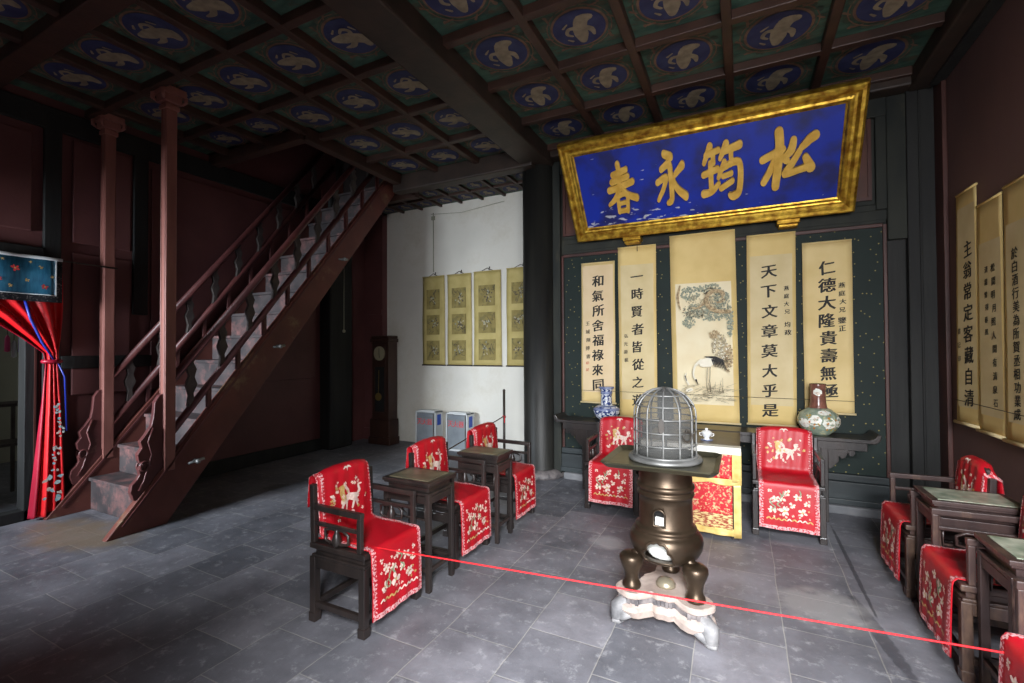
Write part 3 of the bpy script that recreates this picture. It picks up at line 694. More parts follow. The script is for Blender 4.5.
# board with an object-space frame whose Z runs up the board
bd = MB(); bd.box(X0+.1, X1-.1, -.02, .03, S0+.1, S1-.1)
bo = bd.build('board', 'sign_blue', pl)
tilt = math.atan2(.68, .89)
bo.rotation_euler = (tilt, 0, 0)
bo.location = (0-pl.location.x, 0, 0)
# frame: moulded profile swept round the rectangle with mitred corners
prof = [(0, -.03), (0, .035), (.012, .078), (.03, .09), (.055, .085), (.08, .062), (.1, .058), (.118, .062), (.13, .056), (.142, .034), (.155, .028), (.155, -.02)]
rings = []
for d, h in prof:
    rings.append([gpt(X0+d, S0+d, h), gpt(X1-d, S0+d, h), gpt(X1-d, S1-d, h), gpt(X0+d, S1-d, h)])
b = MB()
for i in range(len(prof)-1):
    for k in range(4):
        b.poly([rings[i][k], rings[i][(k+1) % 4], rings[i+1][(k+1) % 4], rings[i+1][k]])
fo = b.build('frame', 'gilt', pl, True, weld=True)
CH = {
 'spring': ((-1.30, .30, .30, .52), [([(.25, .80), (.75, .88)], .05), ([(.18, .66), (.78, .74)], .05), ([(.06, .50), (.5, .55), (.92, .62)], .055),
   ([(.48, 1.0), (.5, .8), (.42, .5), (.22, .3), (.0, .2)], [.06, .055, .055, .05, .03]), ([(.52, .52), (.7, .36), (1.0, .27)], [.045, .055, .06]),
   ([(.33, .36), (.32, .02)], .045), ([(.34, .36), (.66, .38), (.63, .02)], .045), ([(.35, .19), (.6, .21)], .035), ([(.34, .03), (.62, .04)], .04)]),
 'forever': ((-.79, .31, .29, .53), [([(.36, 1.0), (.56, .93)], [.06, .07]), ([(.22, .72), (.5, .8), (.52, .5), (.5, .12), (.36, .05)], [.05, .06, .06, .06, .04]),
   ([(.05, .48), (.36, .56), (.24, .34), (.04, .14)], [.05, .055, .05, .04]), ([(.92, .74), (.72, .62), (.56, .5)], [.07, .05, .04]),
   ([(.56, .52), (.72, .3), (.98, .14)], [.045, .06, .07])]),
 'bamboo': ((-.33, .30, .34, .53), [([(.2, 1.0), (.03, .72)], [.06, .04]), ([(.08, .85), (.42, .92)], .045), ([(.27, .86), (.28, .7)], .045),
   ([(.62, 1.0), (.46, .76)], [.06, .04]), ([(.54, .87), (.96, .95)], [.045, .06]), ([(.74, .88), (.74, .72)], .045),
   ([(.0, .5), (.38, .58)], .05), ([(.2, .7), (.2, .22)], .05), ([(-.02, .14), (.2, .16), (.4, .3)], [.06, .05, .04]),
   ([(.56, .68), (.4, .42)], [.05, .04]), ([(.5, .58), (.94, .64), (.94, .14), (.78, .03), (.68, .06)], [.045, .055, .06, .06, .035]),
   ([(.52, .42), (.74, .46)], .04), ([(.46, .2), (.76, .32)], .045)]),
 'pine': ((.19, .32, .42, .53), [([(.0, .56), (.38, .7)], [.055, .05]), ([(.3, 1.0), (.32, .7), (.26, .06)], [.065, .065, .06]), ([(.27, .6), (.14, .34), (.02, .16)], [.05, .05, .05]),
   ([(.34, .6), (.46, .5)], [.04, .05]), ([(.58, .82), (.54, .66), (.42, .56)], [.05, .06, .04]), ([(.74, .68), (.86, .78), (.97, .84)], [.045, .06, .065]),
   ([(.7, .62), (.56, .42), (.44, .26), (.7, .3), (.88, .34)], [.045, .05, .05, .045, .05]), ([(.82, .5), (.92, .32)], [.05, .07])]),
}
for kk, ((cx, cs, cw, chh), strokes) in CH.items():
    b = MB()
    for pts, rad in strokes:
        R_ = [q*1.3 for q in rad] if isinstance(rad, (list, tuple)) else rad*1.3
        for i, pc in enumerate(stroke([(a*cw/cw, c) for a, c in pts], R_, 6, 12)):
            sx = cw; sz = chh; 
            P = [gpt(cx+a*sx, cs+c*sz, .031) for a, c in pc]; Q = [gpt(cx+a*sx, cs+c*sz, .05+.00025*(i+7*len(b.s)//40 % 60)) for a, c in pc]
            k = len(pc); b.add(P+Q, [tuple(range(k, 2*k))]+[(j, (j+1) % k, k+(j+1) % k, k+j) for j in range(k)])
    b.build('character', 'gilt_char', pl, True)
for xa in (-1.12, .42):
    b = MB(); b.box(xa-.1, xa+.1, 5.31, 5.46, 2.83, 2.875); b.box(xa-.085, xa+.085, 5.33, 5.45, 2.80, 2.83); b.build('bracket', 'gilt', pl, True, bevel=.008)

# ------------------------------------------------------------------ lettering
def text_mesh(chars, size, vertical=True, gap=1.08, bold=.012, sheargl=.10):
    """returns MB-less list of (verts, faces) pieces for each char, centred on (0,0) of its cell"""
    out = []
    for ch in chars:
        cu = bpy.data.curves.new('txt', 'FONT'); cu.body = ch; cu.size = size; cu.align_x = 'CENTER'; cu.align_y = 'CENTER'
        cu.resolution_u = 2
        o = bpy.data.objects.new('txt', cu); COL.objects.link(o)
        dg = bpy.context.evaluated_depsgraph_get(); me = bpy.data.meshes.new_from_object(o.evaluated_get(dg))
        vs = [v.co.copy() for v in me.vertices]; fs = [tuple(p.vertices) for p in me.polygons]
        if vs:
            cx = (min(v.x for v in vs)+max(v.x for v in vs))/2; cy = (min(v.y for v in vs)+max(v.y for v in vs))/2
            if ch == '一': cy = cy
            vs = [V((v.x-cx, v.y-cy+(v.x-cx)*sheargl, 0)) for v in vs]
        out.append((vs, fs))
        bpy.data.objects.remove(o); bpy.data.meshes.remove(me); bpy.data.curves.remove(cu)
    return out
NRM = V((0, -1, 0))
def write_column(b, chars, x, z_top, z_bot, size, fn, m=0, wob=.006, bold=.014):
    """vertical column; fn(a,c)->3D point"""
    ps = text_mesh(chars, size, bold=bold); k = len(chars); step = (z_top-z_bot)/max(k-1, 1)
    rnd = random.Random(len(chars)+int(x*100))
    for i, (vs, fs) in enumerate(ps):
        ox = x+rnd.uniform(-wob, wob); oz = z_top-step*i; t = rnd.uniform(-.04, .04); sx = rnd.uniform(.92, 1.06)
        for q, (hx, hy) in enumerate(((-.034, 0), (.034, .008), (0, -.018))):
            L_ = [fn(ox+v.x*sx-v.y*t+hx*size, oz+v.y+v.x*t+hy*size) for v in vs]
            nn = NRM*(.0003*q)
            b.add([p+nn for p in L_], fs, m)

# ------------------------------------------------------------------ hanging scrolls (back wall)
def scroll(label, tl, tr, bl, br, zt, zb_, y, mats, inner, texts, rods=True, name='calligraphy_scroll', cat='scroll', group=None, cord_z=None):
    """hanging scroll; x edges at top and bottom, gentle curl; inner=(margin_x, z_top, z_bot)"""
    cx = (tl+tr)/2; root = thing(name, label, cat, (cx, y, zb_), 0, group)
    def P(x, z):
        t = (zt-z)/(zt-zb_); lx = tl+(bl-tl)*t; rx = tr+(br-tr)*t
        uu = (x-tl)/(tr-tl); bow = .012*math.sin(PI*uu)*0 + .006*math.sin(z*5+x*3)
        return V((lx+(rx-lx)*uu, y-bow, z))
    b = MB(); nx, nz = 8, 24
    vs = [P(tl+(tr-tl)*i/nx, zb_+(zt-zb_)*j/nz) for j in range(nz+1) for i in range(nx+1)]
    fs = [(j*(nx+1)+i, j*(nx+1)+i+1, (j+1)*(nx+1)+i+1, (j+1)*(nx+1)+i) for j in range(nz) for i in range(nx)]
    b.add(vs, fs, 0, True); b.build('paper', mats[0], root, True, solid=.002)
    if inner:
        mx_, z1, z0 = inner; b = MB()
        vs = [P(tl+mx_+(tr-tl-2*mx_)*i/nx, z0+(z1-z0)*j/nz)-V((0, .002, 0)) for j in range(nz+1) for i in range(nx+1)]
        b.add(vs, fs, 0, True); b.build('silk_panel', mats[1], root, True)
    if texts:
        for (s_, fx, za, zz, size, mi) in texts:
            b = MB(); write_column(b, s_, tl+(tr-tl)*fx, za, zz, size, lambda a, c: P(a, c)-V((0, .0045, 0)), 0)
            b.build('calligraphy_text' if size > .08 else 'inscription_text', ['ink', 'ink_soft', 'seal_red'][mi], root, True)
    if rods:
        b = MB(); b.tube([P(tl-.0, zb_)-V((.012, .006, 0)), P(tr, zb_)+V((.012, -.006, 0))], .011, 8); b.build('lower_rod', 'silk_inner' if mats[0] != 'scroll_old' else 'iron', root, True)
        b = MB(); b.tube([P(tl, zt)-V((0, .004, 0)), P(tr, zt)-V((0, .004, 0))], .008, 8); b.build('upper_rod', mats[0], root, True)
    return root, P
G5 = 'calligraphy and painting scrolls on the green back wall'
YS = 5.455
scroll('short narrow calligraphy scroll of eight characters above the blue and white vase, farthest left', -1.76, -1.35, -1.77, -1.355, 2.63, .945, YS, ('paper', 'silk_blush'), (.02, 2.6, 1.07),
       [('和氣所舍福祿來同', .5, 2.41, 1.16, .145, 0), ('王城陳摶書', .2, 1.9, 1.5, .055, 1), ('印記', .2, 1.42, 1.34, .04, 2)], group=G5)
scroll('tall calligraphy scroll with inset grey silk, between the short left scroll and the painting', -1.31, -.875, -1.30, -.875, 2.78, .80, YS-.004, ('paper_warm', 'silk_inner'), (.03, 2.57, 1.0),
       [('一時賢者皆從之遊', .5, 2.43, 1.0, .14, 0), ('弘光壽載', .18, 1.74, 1.46, .05, 1)], group=G5)
rt, PP = scroll('wide central painting scroll with pine tree, rock and white cranes', -.725, -.06, -.70, -.035, 2.85, .79, YS-.006, ('paper_warm', 'silk_pale'), (.05, 2.31, .98), None, group=G5, name='painting_scroll')
scroll('tall calligraphy scroll with eight characters ending just above the right red armchair', .05, .49, .04, .48, 2.765, .80, YS-.004, ('paper_warm', 'silk_inner'), (.03, 2.55, 1.0),
       [('天下文章莫大乎是', .46, 2.38, .95, .145, 0), ('燕庭大兄', .82, 2.2, 1.96, .05, 0), ('均政', .84, 1.83, 1.75, .06, 0)], group=G5)
scroll('shorter calligraphy scroll behind the green floral vase, farthest right on the green wall', .545, .955, .55, .955, 2.635, .95, YS, ('paper', 'silk_inner'), None,
       [('仁德大隆貴壽無極', .5, 2.38, 1.17, .148, 0), ('燕庭大兄', .8, 2.2, 1.96, .055, 0), ('鑒正', .8, 1.86, 1.78, .065, 0)], group=G5)
# the painting on the central scroll
rnd = random.Random(3)
b = MB(); lv = [0]
def pp(pieces, m):
    lv[0] += 1
    for p in pieces: b.poly([PP(a, c)-V((0, .0035+.00006*lv[0], 0)) for a, c in p], m)
def cluster(cx, cz, rx, rz, n, size, m):
    for _ in range(n):
        t = rnd.uniform(0, 2*PI); q = math.sqrt(rnd.random()); pp(blob(cx+rx*q*math.cos(t), cz+rz*q*math.sin(t), size*rnd.uniform(.6, 1.4), size*rnd.uniform(.4, 1), rnd.uniform(0, 3), 7, .3, rnd), m)
# pine crown: many small soft dabs, denser in the masses
for cx, cz, rx, rz, n in ((-.52, 2.2, .1, .08, 90), (-.33, 2.24, .12, .05, 70), (-.46, 2.0, .13, .08, 130), (-.3, 1.96, .16, .07, 130), (-.53, 1.88, .07, .06, 50), (-.13, 1.88, .03, .16, 80), (-.2, 2.1, .08, .1, 60)):
    cluster(cx, cz, rx, rz, n, .013, 3)
cluster(-.42, 2.06, .16, .12, 120, .008, 2); cluster(-.3, 2.2, .12, .05, 60, .007, 1); cluster(-.48, 1.98, .12, .07, 70, .006, 1)
pp(stroke([(-.62, 2.28), (-.645, 2.15), (-.62, 2.02)], [.008, .014, .006]), 4)
pp(stroke([(-.13, 1.98), (-.28, 2.0), (-.36, 2.1), (-.3, 2.2), (-.2, 2.19), (-.19, 2.1), (-.26, 2.08)], [.02, .022, .022, .02, .018, .014, .01]), 4)
pp(stroke([(-.36, 2.1), (-.44, 2.03), (-.5, 2.04)], [.014, .01, .005]), 4)
cluster(-.24, 2.1, .09, .08, 40, .007, 3); cluster(-.24, 2.1, .1, .09, 30, .005, 1)
# rocks on the right
cluster(-.23, 1.62, .08, .12, 120, .012, 2); cluster(-.15, 1.5, .04, .15, 90, .012, 4); cluster(-.28, 1.74, .05, .04, 40, .01, 4); cluster(-.22, 1.6, .08, .13, 60, .007, 5); cluster(-.17, 1.45, .04, .1, 40, .006, 1)
# two cranes
pp(blob(-.36, 1.44, .085, .05, .25, 14, .1, rnd), 5); pp(stroke([(-.42, 1.46), (-.48, 1.40), (-.5, 1.3), (-.47, 1.24)], [.018, .011, .008, .009]), 5)
pp(stroke([(-.38, 1.50), (-.28, 1.49), (-.2, 1.46)], [.004, .016, .006]), 0)
for k in range(8): pp(stroke([(-.31+.014*k, 1.47), (-.29+.016*k, 1.40-.004*k)], [.008, .003], 2), 0)
pp(stroke([(-.475, 1.25), (-.455, 1.2)], [.009, .003], 2), 0)
pp(stroke([(-.55, 1.2), (-.585, 1.28), (-.57, 1.32)], [.009, .007, .005]), 5); pp(stroke([(-.585, 1.29), (-.57, 1.24)], [.006, .003], 2), 0)
pp(blob(-.55, 1.14, .045, .022, .3, 10, .2, rnd), 5)
for x, z in ((-.36, 1.28), (-.33, 1.29)): pp(stroke([(x, z+.1), (x-.01, z-.12)], [.0028, .0022], 3), 1)
for _ in range(110):
    x = rnd.uniform(-.63, -.12); z = 1.02+.17*rnd.random(); pp(stroke([(x, z), (x+rnd.uniform(.02, .1), z+rnd.uniform(-.02, .04))], [.0022, .001], 2, 5), 2 if rnd.random() < .75 else 1)
for _ in range(10):
    x = rnd.uniform(-.36, -.2); pp(stroke([(x, 1.12), (x+rnd.uniform(-.03, .03), 1.12+rnd.uniform(.08, .16))], [.002, .001], 2, 5), 1)
b.build('crane_painting', ['ink', 'ink_soft', 'ink_grey', 'ink_teal', 'ink_brown', 'ink_white'], rt, True)
b = MB(); b.tube([(-1.78+i*(2.75/24), YS-.02-.004*(i % 2), 1.09-.04*math.sin(PI*i/24)*0-.0006*i) for i in range(25)], .0022, 5)
tag(b.build('cord', 'string', None), 'thin dark cord strung across the lower ends of the back wall scrolls', 'cord')
b = MB(); b.tube([(-1.08, 5.43, 2.93), (-1.08, 5.43, 2.72)], .004, 5); o = b.build('nail', 'iron'); tag(o, 'small dark nail above the second scroll from the left', 'nail')

# album scrolls on the white wall
GW = 'album scrolls with three pictures on the white wall'
lab = ['leftmost faded album scroll on the white wall, nearest the staircase', 'second album scroll from the left on the white wall', 'third album scroll from the left on the white wall, left of the cut-off one', 'album scroll on the white wall partly hidden behind the dark round column']
for i, (xa, xb, zt) in enumerate(((-4.88, -4.43, 2.82), (-4.37, -3.91, 2.82), (-3.86, -3.37, 2.83), (-3.27, -2.78, 2.84))):
    root, P = scroll(lab[i], xa, xb, xa+.0, xb+.01, zt, 1.33, YW-.02, ('scroll_old', 'scroll_old_inner'), None, None, group=GW, name='album_scroll')
    for k in range(3):
        z1 = zt-.22-k*.43; z0 = z1-.33; b = MB()
        x0, x1 = xa+.09, xb-.1
        b.box(x0, x1, YW-.031, YW-.026, z0, z1, 0)
        rr = random.Random(i*3+k)
        for _ in range(16):
            t = rr.uniform(0, 2*PI); q = rr.random()*.08; cx = (x0+x1)/2+.03*math.sin(i+k); cz = (z0+z1)/2+.02*math.cos(i*2+k)
            for p in blob(cx+q*1.1*math.cos(t), cz+q*1.3*math.sin(t), .018, .012, t, 7, .4, rr): b.poly([(a, YW-.0325-.0001*_, c) for a, c in p], rr.choice([1, 1, 2, 3]))
        for _ in range(4):
            px, pz = rr.uniform(x0+.05, x1-.05), rr.uniform(z0+.05, z1-.05)
            for p in stroke([(px, pz), (px+rr.uniform(-.06, .06), pz+rr.uniform(-.1, .1)), (px+rr.uniform(-.08, .08), pz+rr.uniform(-.05, .12))], .004, 3, 5):
                for a, c in p: pass
                if all(x0 < a < x1 and z0 < c < z1 for a, c in p): b.poly([(a, YW-.036, c) for a, c in p], 1)
        b.build('picture', ['scroll_old_inner', 'ink_soft', 'ink_grey', 'ink_teal'], root, True)
    b = MB(); cx = (xa+xb)/2
    b.tube([(xa+.13, YW-.02, zt), (cx, YW-.02, zt+.05), (xb-.13, YW-.02, zt)], .005, 5); b.tube([(cx+.04, YW-.01, zt+.07), (cx+.04, YW-.03, zt+.02)], .008, 6)
    b.build('hanger', 'iron', root, True)

# calligraphy scrolls on the right wall (face -X)
GR = 'calligraphy scrolls on the dark red right wall'
def scroll_r(label, y0, y1, zt, zb_, texts, bow, inner):
    global NRM
    root = thing('calligraphy_scroll', label, 'scroll', (XR-.016, (y0+y1)/2, zb_), 0, GR)
    def P(y, z):
        uu = (y-y0)/(y1-y0); t = (zt-z)/(zt-zb_)
        return V((XR-.016-bow*(uu)*(.3+.7*t)*1.0, y, z-.0))
    b = MB(); nx, nz = 6, 20
    vs = [P(y0+(y1-y0)*i/nx, zb_+(zt-zb_)*j/nz) for j in range(nz+1) for i in range(nx+1)]
    fs = [(j*(nx+1)+i, j*(nx+1)+i+1, (j+1)*(nx+1)+i+1, (j+1)*(nx+1)+i) for j in range(nz) for i in range(nx)]
    b.add(vs, fs, 0, True); b.build('paper', 'paper_warm', root, True, solid=.002)
    z1, z0 = inner; b = MB()
    vs = [P(y0+.03+(y1-y0-.06)*i/nx, z0+(z1-z0)*j/nz)-V((.004, 0, 0)) for j in range(nz+1) for i in range(nx+1)]
    b.add(vs, fs, 0, True); b.build('silk_panel', 'silk_inner', root, True)
    for (s_, fy, za, zz, size, mi) in texts:
        b = MB()
        NRM = V((-1, 0, 0))
        # reading direction: viewed from -X side, right hand is -Y
        write_column(b, s_, -(y0+(y1-y0)*fy), za, zz, size, lambda a, c: P(-a, c)-V((.007, 0, 0)), 0)
        b.build('calligraphy_text' if size > .075 else 'inscription_text', ['ink', 'ink_soft', 'seal_red'][mi], root, True)
    b = MB(); b.tube([P(y0-.01, zb_)-V((.01, 0, 0)), P(y1+.01, zb_)-V((.01, 0, 0))], .014, 8); b.build('lower_rod', 'silk_inner', root, True)
    b = MB(); b.tube([P(y0, zt), P(y1, zt)], .009, 8); b.build('upper_rod', 'paper_warm', root, True)
scroll_r('narrow scroll with large cursive characters on the right wall, nearest the corner', 4.65, 4.985, 2.82, .99, [('主翁常定客藏自清', .42, 2.36, 1.2, .14, 0), ('書記印', .85, 1.72, 1.5, .05, 1)], .03, (2.7, 1.12))
scroll_r('middle scroll with small faint writing on the right wall', 4.27, 4.64, 2.64, .975, [('清霜曾得春風', .62, 2.15, 1.7, .05, 0), ('松間明月照人間有清泉石', .35, 2.15, 1.2, .062, 0)], .01, (2.35, 1.1))
scroll_r('scroll with two columns of writing on the right wall, cut by the photo edge', 3.82, 4.245, 2.66, .97, [('於白酒行美為所賀丞相功業成', .66, 2.2, 1.16, .08, 0), ('梅花香自苦寒來春山', .25, 2.26, 1.2, .085, 0)], .01, (2.4, 1.1))
b = MB(); b.tube([(XR-.06-.004*(i % 2), 5.0-i*.08, 1.17) for i in range(17)], .003, 5)
tag(b.build('cord', 'string', None), 'thin dark cord strung across the right wall scrolls', 'cord')

# ------------------------------------------------------------------ armchairs
GC = 'red covered rosewood armchairs'
def make_chair(label, W=.50, D=.43, wood='rosewood'):
    t = thing('armchair', label, 'armchair', (0, 0, 0)); h = .46; l = .044
    b = MB(); b.box(-W/2, W/2, -D/2, D/2, h-.032, h); b.box(-W/2+.025, W/2-.025, -D/2+.025, D/2-.025, h-.07, h-.03)
    b.box(-W/2+.008, W/2-.008, -D/2+.008, D/2-.008, h-.085, h-.066)
    b.build('seat', wood, t, bevel=.006)
    b = MB()
    for x in (-1, 1): b.bar((x*(W/2-.02), -D/2+l, h-.115), (x*(W/2-.02), D/2-l, h-.115), .022, .06)
    for y in (-1, 1): b.bar((-W/2+l, y*(D/2-.02), h-.115), (W/2-l, y*(D/2-.02), h-.115), .022, .06)
    b.build('apron', wood, t, bevel=.004)
    for x in (-1, 1):
        for y in (-1, 1):
            b = MB(); cx, cy = x*(W/2-l/2), y*(D/2-l/2); b.box(cx-l/2, cx+l/2, cy-l/2, cy+l/2, .05, h-.08)
            b.box(cx-l/2-.004, cx+l/2+.004, cy-l/2-.004, cy+l/2+.004, 0, .055)
            b.build('leg', wood, t, bevel=.005)
    for x in (-1, 1):
        b = MB(); b.bar((x*(W/2-l/2), -D/2+l, .1), (x*(W/2-l/2), D/2-l, .1), .028, .034); b.build('stretcher', wood, t, bevel=.004)
    for y in (-1, 1):
        b = MB(); b.bar((-W/2+l, y*(D/2-l/2), .1), (W/2-l, y*(D/2-l/2), .1), .028, .034); b.build('stretcher', wood, t, bevel=.004)
    # back: posts, top rail, panel
    yb = D/2-.022
    for x in (-1, 1):
        b = MB(); b.bar((x*(W/2-.02), yb, h), (x*(W/2-.02), yb+.012, .80), .034, .034); b.build('back_post', wood, t, bevel=.006)
    b = MB(); P = [(-.16, .80), (-.19, .80), (-.18, .84), (-.12, .858), (0, .866), (.12, .858), (.18, .84), (.19, .80), (.16, .80), (.14, .83), (-.14, .83)]
    b.prism([(a*W/.5, c) for a, c in P], lambda a, c: (a, yb, c), (0, .026, 0)); b.build('top_rail', wood, t, bevel=.006, fixn=True)
    b = MB(); b.box(-W/2+.06, W/2-.06, yb+.002, yb+.02, h+.04, .83); b.bar((-W/2+.05, yb+.01, h+.05), (W/2-.05, yb+.01, h+.05), .026, .026)
    b.bar((-W/2+.05, yb+.01, .72), (W/2-.05, yb+.01, .72), .026, .022); b.build('back_panel', wood, t, bevel=.004)
    # arms
    for x in (-1, 1):
        ax = x*(W/2-.018); b = MB(); yf = -D/2+.045
        b.bar((ax, yb-.01, .67), (ax, yf-.018, .665), .032, .034); b.bar((ax, yf, h), (ax, yf, .65), .03, .03, up=(0, 1, 0))
        b.bar((ax, yb-.01, .575), (ax, yf+.01, .575), .022, .022)
        ar = b.build('armrest', wood, t, bevel=.005)
        b = MB(); ym = (yb+yf)/2
        b.lathe([(.012, 0), (.02, .01), (.03, .04), (.02, .07), (.012, .085), (.014, .105)], 12, (ax, ym, h)); 
        # open fretwork loop beside the spindle
        b.tube([(ax, ym+.09, h+.03), (ax, ym+.09, h+.09), (ax, ym+.04, h+.1), (ax, ym-.05, h+.1), (ax, ym-.09, h+.08), (ax, ym-.09, h+.03), (ax, ym-.05, h+.02), (ax, ym+.05, h+.02)], .009, 6, closed=True)
        b.build('fretwork', wood, ar)
    return t

def cover_surface(W, D, wu, back_w, seat_w, arch, top=.885, drop=.06):
    """returns function S(u, s)->(point) with u in [-1,1] and s = arc length from the top of the back (front face), negative = behind"""
    yb = D/2-.03
    key = [(-.20, yb+.075, top-.2), (-.03, yb+.062, top-.02), (.0, yb+.03, top), (.03, yb-.012, top-.02), (.2, yb-.03, .69), (.39, yb-.045, .50),
           (.43, yb-.075, .477), (.55, 0, .475), (.78, -D/2-.006, .472), (.80, -D/2-.02, .452), (1.0, -D/2-.028, .26), (1.2, -D/2-.03+.0, drop)]
    # re-parametrise by real arc length from the crest
    S = [0]
    for i in range(3, len(key)): S.append(S[-1]+math.hypot(key[i][1]-key[i-1][1], key[i][2]-key[i-1][2]))
    ss = [-.23, -.05]+S; pts = [(k[1], k[2]) for k in key]
    def prof(s):
        s = max(ss[0], min(ss[-1], s))
        for i in range(len(ss)-1):
            if s <= ss[i+1]:
                t = (s-ss[i])/(ss[i+1]-ss[i]); return (pts[i][0]+(pts[i+1][0]-pts[i][0])*t, pts[i][1]+(pts[i+1][1]-pts[i][1])*t)
        return pts[-1]
    s_seat = ss[6]; s_edge = ss[8]
    def P(u_, s):
        y, z = prof(s)
        if s < s_seat-.1: w = back_w
        elif s < s_seat+.02: w = back_w+(seat_w-back_w)*(s-s_seat+.1)/.12
        else: w = seat_w
        x = u_*w/2
        wr = 0
        if s < s_seat:
            k = max(0, 1-max(s, 0)/s_seat); z -= arch*abs(u_)**3.2*k; y += .018*abs(u_)**6 + .003*math.sin(u_*16+s*7)
            if s < .02: y -= .02*abs(u_)**4
            if abs(u_) > .93: y += .012
        elif s > s_edge:
            k = (s-s_edge)/(ss[-1]-s_edge); y += -.004*math.sin(u_*13+s*4)*k-.006*k; x += .0015*math.sin(s*20)*k
            z += .003*math.sin(u_*5)*k
        else: z += .0025*math.sin(u_*9+s*30)
        return V((x, y, z))
    return P, ss[0], s_seat, s_edge, ss[-1]

def motif_horse(cx, cy, k, rn):
    o = []
    S_ = lambda p, r_, m: o.append((stroke([(cx+a*k, cy+c*k) for a, c in p], [q*k for q in r_] if isinstance(r_, list) else r_*k, 3, 7), m))
    S_([(-.35, -.15), (0, .0), (.35, -.1)], [.16, .15, .2], 0)               # body
    S_([(-.3, -.05), (-.42, .3), (-.3, .52), (-.52, .5)], [.14, .12, .1, .06], 1)     # neck, head
    S_([(-.2, .5), (-.05, .3), (.0, .12)], [.07, .08, .05], 0)               # mane
    S_([(-.35, -.2), (-.5, -.5)], [.07, .05], 0); S_([(-.15, -.15), (-.2, -.55)], [.07, .05], 0)
    S_([(.3, -.2), (.15, -.55)], [.08, .05], 0); S_([(.42, -.2), (.5, -.55)], [.08, .05], 0)
    S_([(.45, 0), (.66, .15), (.6, .4), (.8, .45)], [.06, .08, .06, .03], 0)  # tail
    for _ in range(9):
        a = rn.uniform(0, 2*PI); q = rn.uniform(.75, 1.05); o.append((blob(cx+k*q*1.1*math.cos(a), cy+k*q*.75*math.sin(a), k*.11, k*.08, a, 7, .4, rn), rn.choice([0, 0, 0, 1])))
    return o
def motif_flower(cx, cy, k, rn, m=0):
    o = []
    for j in range(5):
        t = 2*PI*j/5+rn.random(); o.append((blob(cx+k*.5*math.cos(t), cy+k*.5*math.sin(t), k*.38, k*.26, t, 7, .2, rn), m))
    o.append((blob(cx, cy, k*.22, k*.22, 0, 6, .1, rn), 1)); return o
def motif_bat(cx, cy, k):
    o = []
    for s_ in (-1, 1):
        o.append((stroke([(cx, cy), (cx+s_*.45*k, cy+.3*k), (cx+s_*1.0*k, cy-.05*k)], [.18*k, .2*k, .06*k], 3, 7), 0))
    o.append((stroke([(cx, cy+.1*k), (cx, cy-.5*k)], [.2*k, .08*k], 3, 7), 0)); return o

